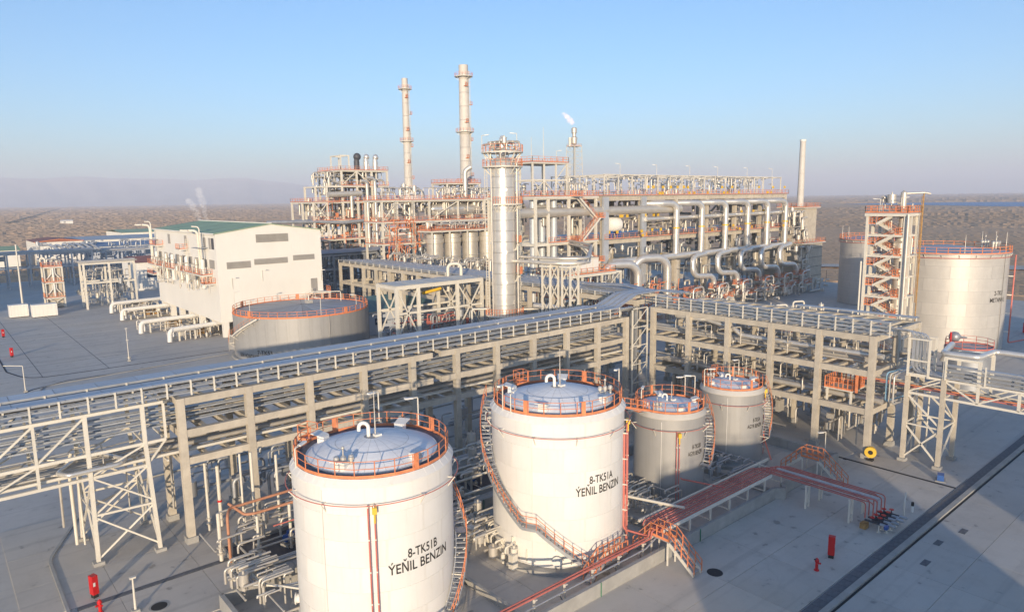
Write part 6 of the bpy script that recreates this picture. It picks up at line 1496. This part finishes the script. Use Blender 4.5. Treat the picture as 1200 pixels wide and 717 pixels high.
clutter("valves, elbows and small pipes crowded between the two white tanks", 30.5, 36.5, 41.5, 50.5, .15, 2.4, 45, 201, "silver_dull", .13)
clutter("white valve stems and pipe stubs at the left foot of the tank marked 8-TK51A", 33.0, 36.0, 38.6, 46, .1, 1.6, 50, 202, "white_steel", .1)
clutter("valves and white filters on the ground between the white and grey tanks", 46.8, 51, 36, 47, .15, 1.9, 60, 203, "silver_dull", .11)
clutter("valve gear and pipes at the foot of the two small grey tanks", 57.5, 63.5, 35.5, 44, .15, 2.0, 40, 204, "grey_pipe", .12)
clutter("pipework on low sleepers under the long rack behind the white tanks", 22, 72, 52, 60.5, .2, 2.6, 220, 205, "silver_dull", .16)
clutter("ground piping in the shade under the long rack", 16, 76, 62, 72, .2, 3.6, 190, 206, "grey_pipe", .2)
clutter("valves and fittings left of the nearest tank, round the orange brown pipes", 15.2, 23.5, 52.6, 60, .2, 2.6, 30, 207, "silver_dull", .12)
clutter("dense pipe and valve group at the bottom edge left of the nearest tank", 14.4, 18.2, 43.6, 52, .2, 2.6, 34, 208, "silver_dull", .12)
clutter("pumps and drop pipes on the ground under the right rack", 79, 90, 32, 60, .2, 4.6, 190, 209, "silver_dull", .18)
for k, (x, y) in enumerate(((47.4, 40.6), (48.6, 38.6), (34.6, 46.6))):
    t = thing("filter_vessel", "small upright cream filter %s" % ["beside the foot of the right white tank", "standing clear before the first grey tank", "between the two white tanks"][k], "filter", (x, y, 0)); MB().lathe([(.26, .35), (.26, 1.5), (.1, 1.7), (.02, 1.72)], (x, y, 0), 12).build("vessel_body", "white_paint", t)
    for d in (0, 120, 240): piece("leg", "white_steel", t, (x+.2*cos(rad(d)), y+.2*sin(rad(d)), .2), (.06, .06, .42))
for k, (y, x0, x1, z) in enumerate(((51.0, 29.6, 46, 1.2), (52.6, 30, 50, 1.9), (50.4, 15, 28, 1.5), (58.6, 24, 44, 2.3))):
    lonepipe("long pale channel pipe behind the white tanks, %s" % ["nearest the bund back wall", "over the kerbed pits", "left of the nearest tank", "farthest, under the long rack"][k], [(x0, y, z), (x1, y, z)], .13, "white_steel", 8)
    for i in range(int((x1-x0)/4)): piece("channel_support", "white_steel", bpy.data.objects["bund_wall"], (x0+2+i*4, y, (z-.13)/2), (.12, .12, z-.13)) if False else None
t = thing("catch_pot", "round silver pot on a post beside the pipe tray at lower left", "vessel", (16.2, 51.0, 0)); MB().lathe([(.12, 0), (.12, 1.2), (.55, 1.3), (.62, 1.5), (.62, 2.0), (.4, 2.2), (.02, 2.25)], (16.2, 51, 0), 18).build("pot", "silver_dull", t); MB().box((16.2, 51, .03), (.5, .5, .07)).build("base_plate", "kerb_concrete", t)
t = thing("pipe_tray", "long galvanised pipe tray on posts crossing the lower left corner by the nearest tank", "pipe tray", (15, 50, 0))
for i, (y, z) in enumerate(((50.2, 1.9), (49.85, 1.95), (49.5, 1.9))): MB().pipe([(14.6, y, z), (24, y, z)], .09, None, 7).build("pipe", "galv" if i % 2 else "silver_dull", t)
for x in (15, 18, 21): piece("post", "white_steel", t, (x, 49.95, .95), (.12, .12, 1.9)); piece("beam", "white_steel", t, (x, 49.85, 1.78), (.12, 1.1, .12))
for i in range(4): MB().pipe([(15.1+i*.35, 50.2, 2.0), (15.1+i*.35, 48.0-i*.2, 2.0), (17.4+i*.2, 46-i*.35, 1.9), (19.5, 45.4-i*.35, 1.9)], .08, None, 7).build("pipe", "white_steel" if i % 2 else "galv", t)
t = thing("pipe_tray", "wide flat cable channel passing behind the tanks over the kerbed pits", "pipe tray", (30, 58, 0))
for i, y in enumerate((56.8, 57.3)): MB().b2(24, 52, y, y+.35, 2.0, 2.15).build("channel", "galv_cover", t)
for x in (26, 30, 34, 38, 42, 46, 50): piece("post", "white_steel", t, (x, 57.1, 1.0), (.14, .14, 2.0))

# unseen tank shapes added behind the camera to throw long shadows over the apron
for k, (x, y, r, h) in enumerate(((11.9, -23.8, 12.2, 12.6), (30.2, -53.4, 14.0, 14.5))):
    t = thing("storage_tank", "plain white tank shape added unseen behind the viewpoint to cast shadow, %s one" % ("nearer" if k == 0 else "farther"), "tank", (x, y, 0))
    MB().lathe([(r, 0), (r, h), (r-.3, h+.05), (.01, h+1.2)], (x, y, 0), 56).build("shell", "white_paint", t)
    n = 30; rail(t, [pol((x, y), r-.15, 360*i/n, h) for i in range(n)], 1.1, 5, closed=True, r=.04)
t = thing("shadow_sphere", "white sphere on legs added unseen behind right of the viewpoint, shaped for its shadow", "tank", (62, -84, 0))  # added unseen sphere, sized so its shadow slants across the METANOL tank
MB().sphere((62, -84, 18), 16, 36).build("sphere_shell", "white_paint", t)
for k in range(10): x, y, _ = pol((62, -84), 15.4, 36*k, 0); piece("leg", "white_steel", t, (x, y, 9), (.9, .9, 18))
# ---------------------------------------------------------------- haze
HZ = bpy.data.materials.new("haze"); HZ.use_nodes = True; _t = HZ.node_tree; _t.nodes.clear()
_o = _t.nodes.new("ShaderNodeOutputMaterial"); _v = _t.nodes.new("ShaderNodeVolumePrincipled")
_v.inputs["Color"].default_value = (0.85, 0.89, 1.0, 1); _v.inputs["Density"].default_value = 1.55e-4; _v.inputs["Anisotropy"].default_value = 0.0
_t.links.new(_v.outputs[0], _o.inputs["Volume"]); MATS["haze"] = HZ
MB().b2(-25000, 25000, -25000, 25000, -3.2, 560).build("haze", "haze", None, None, None, None, "stuff", loc=(0, 0, 0))
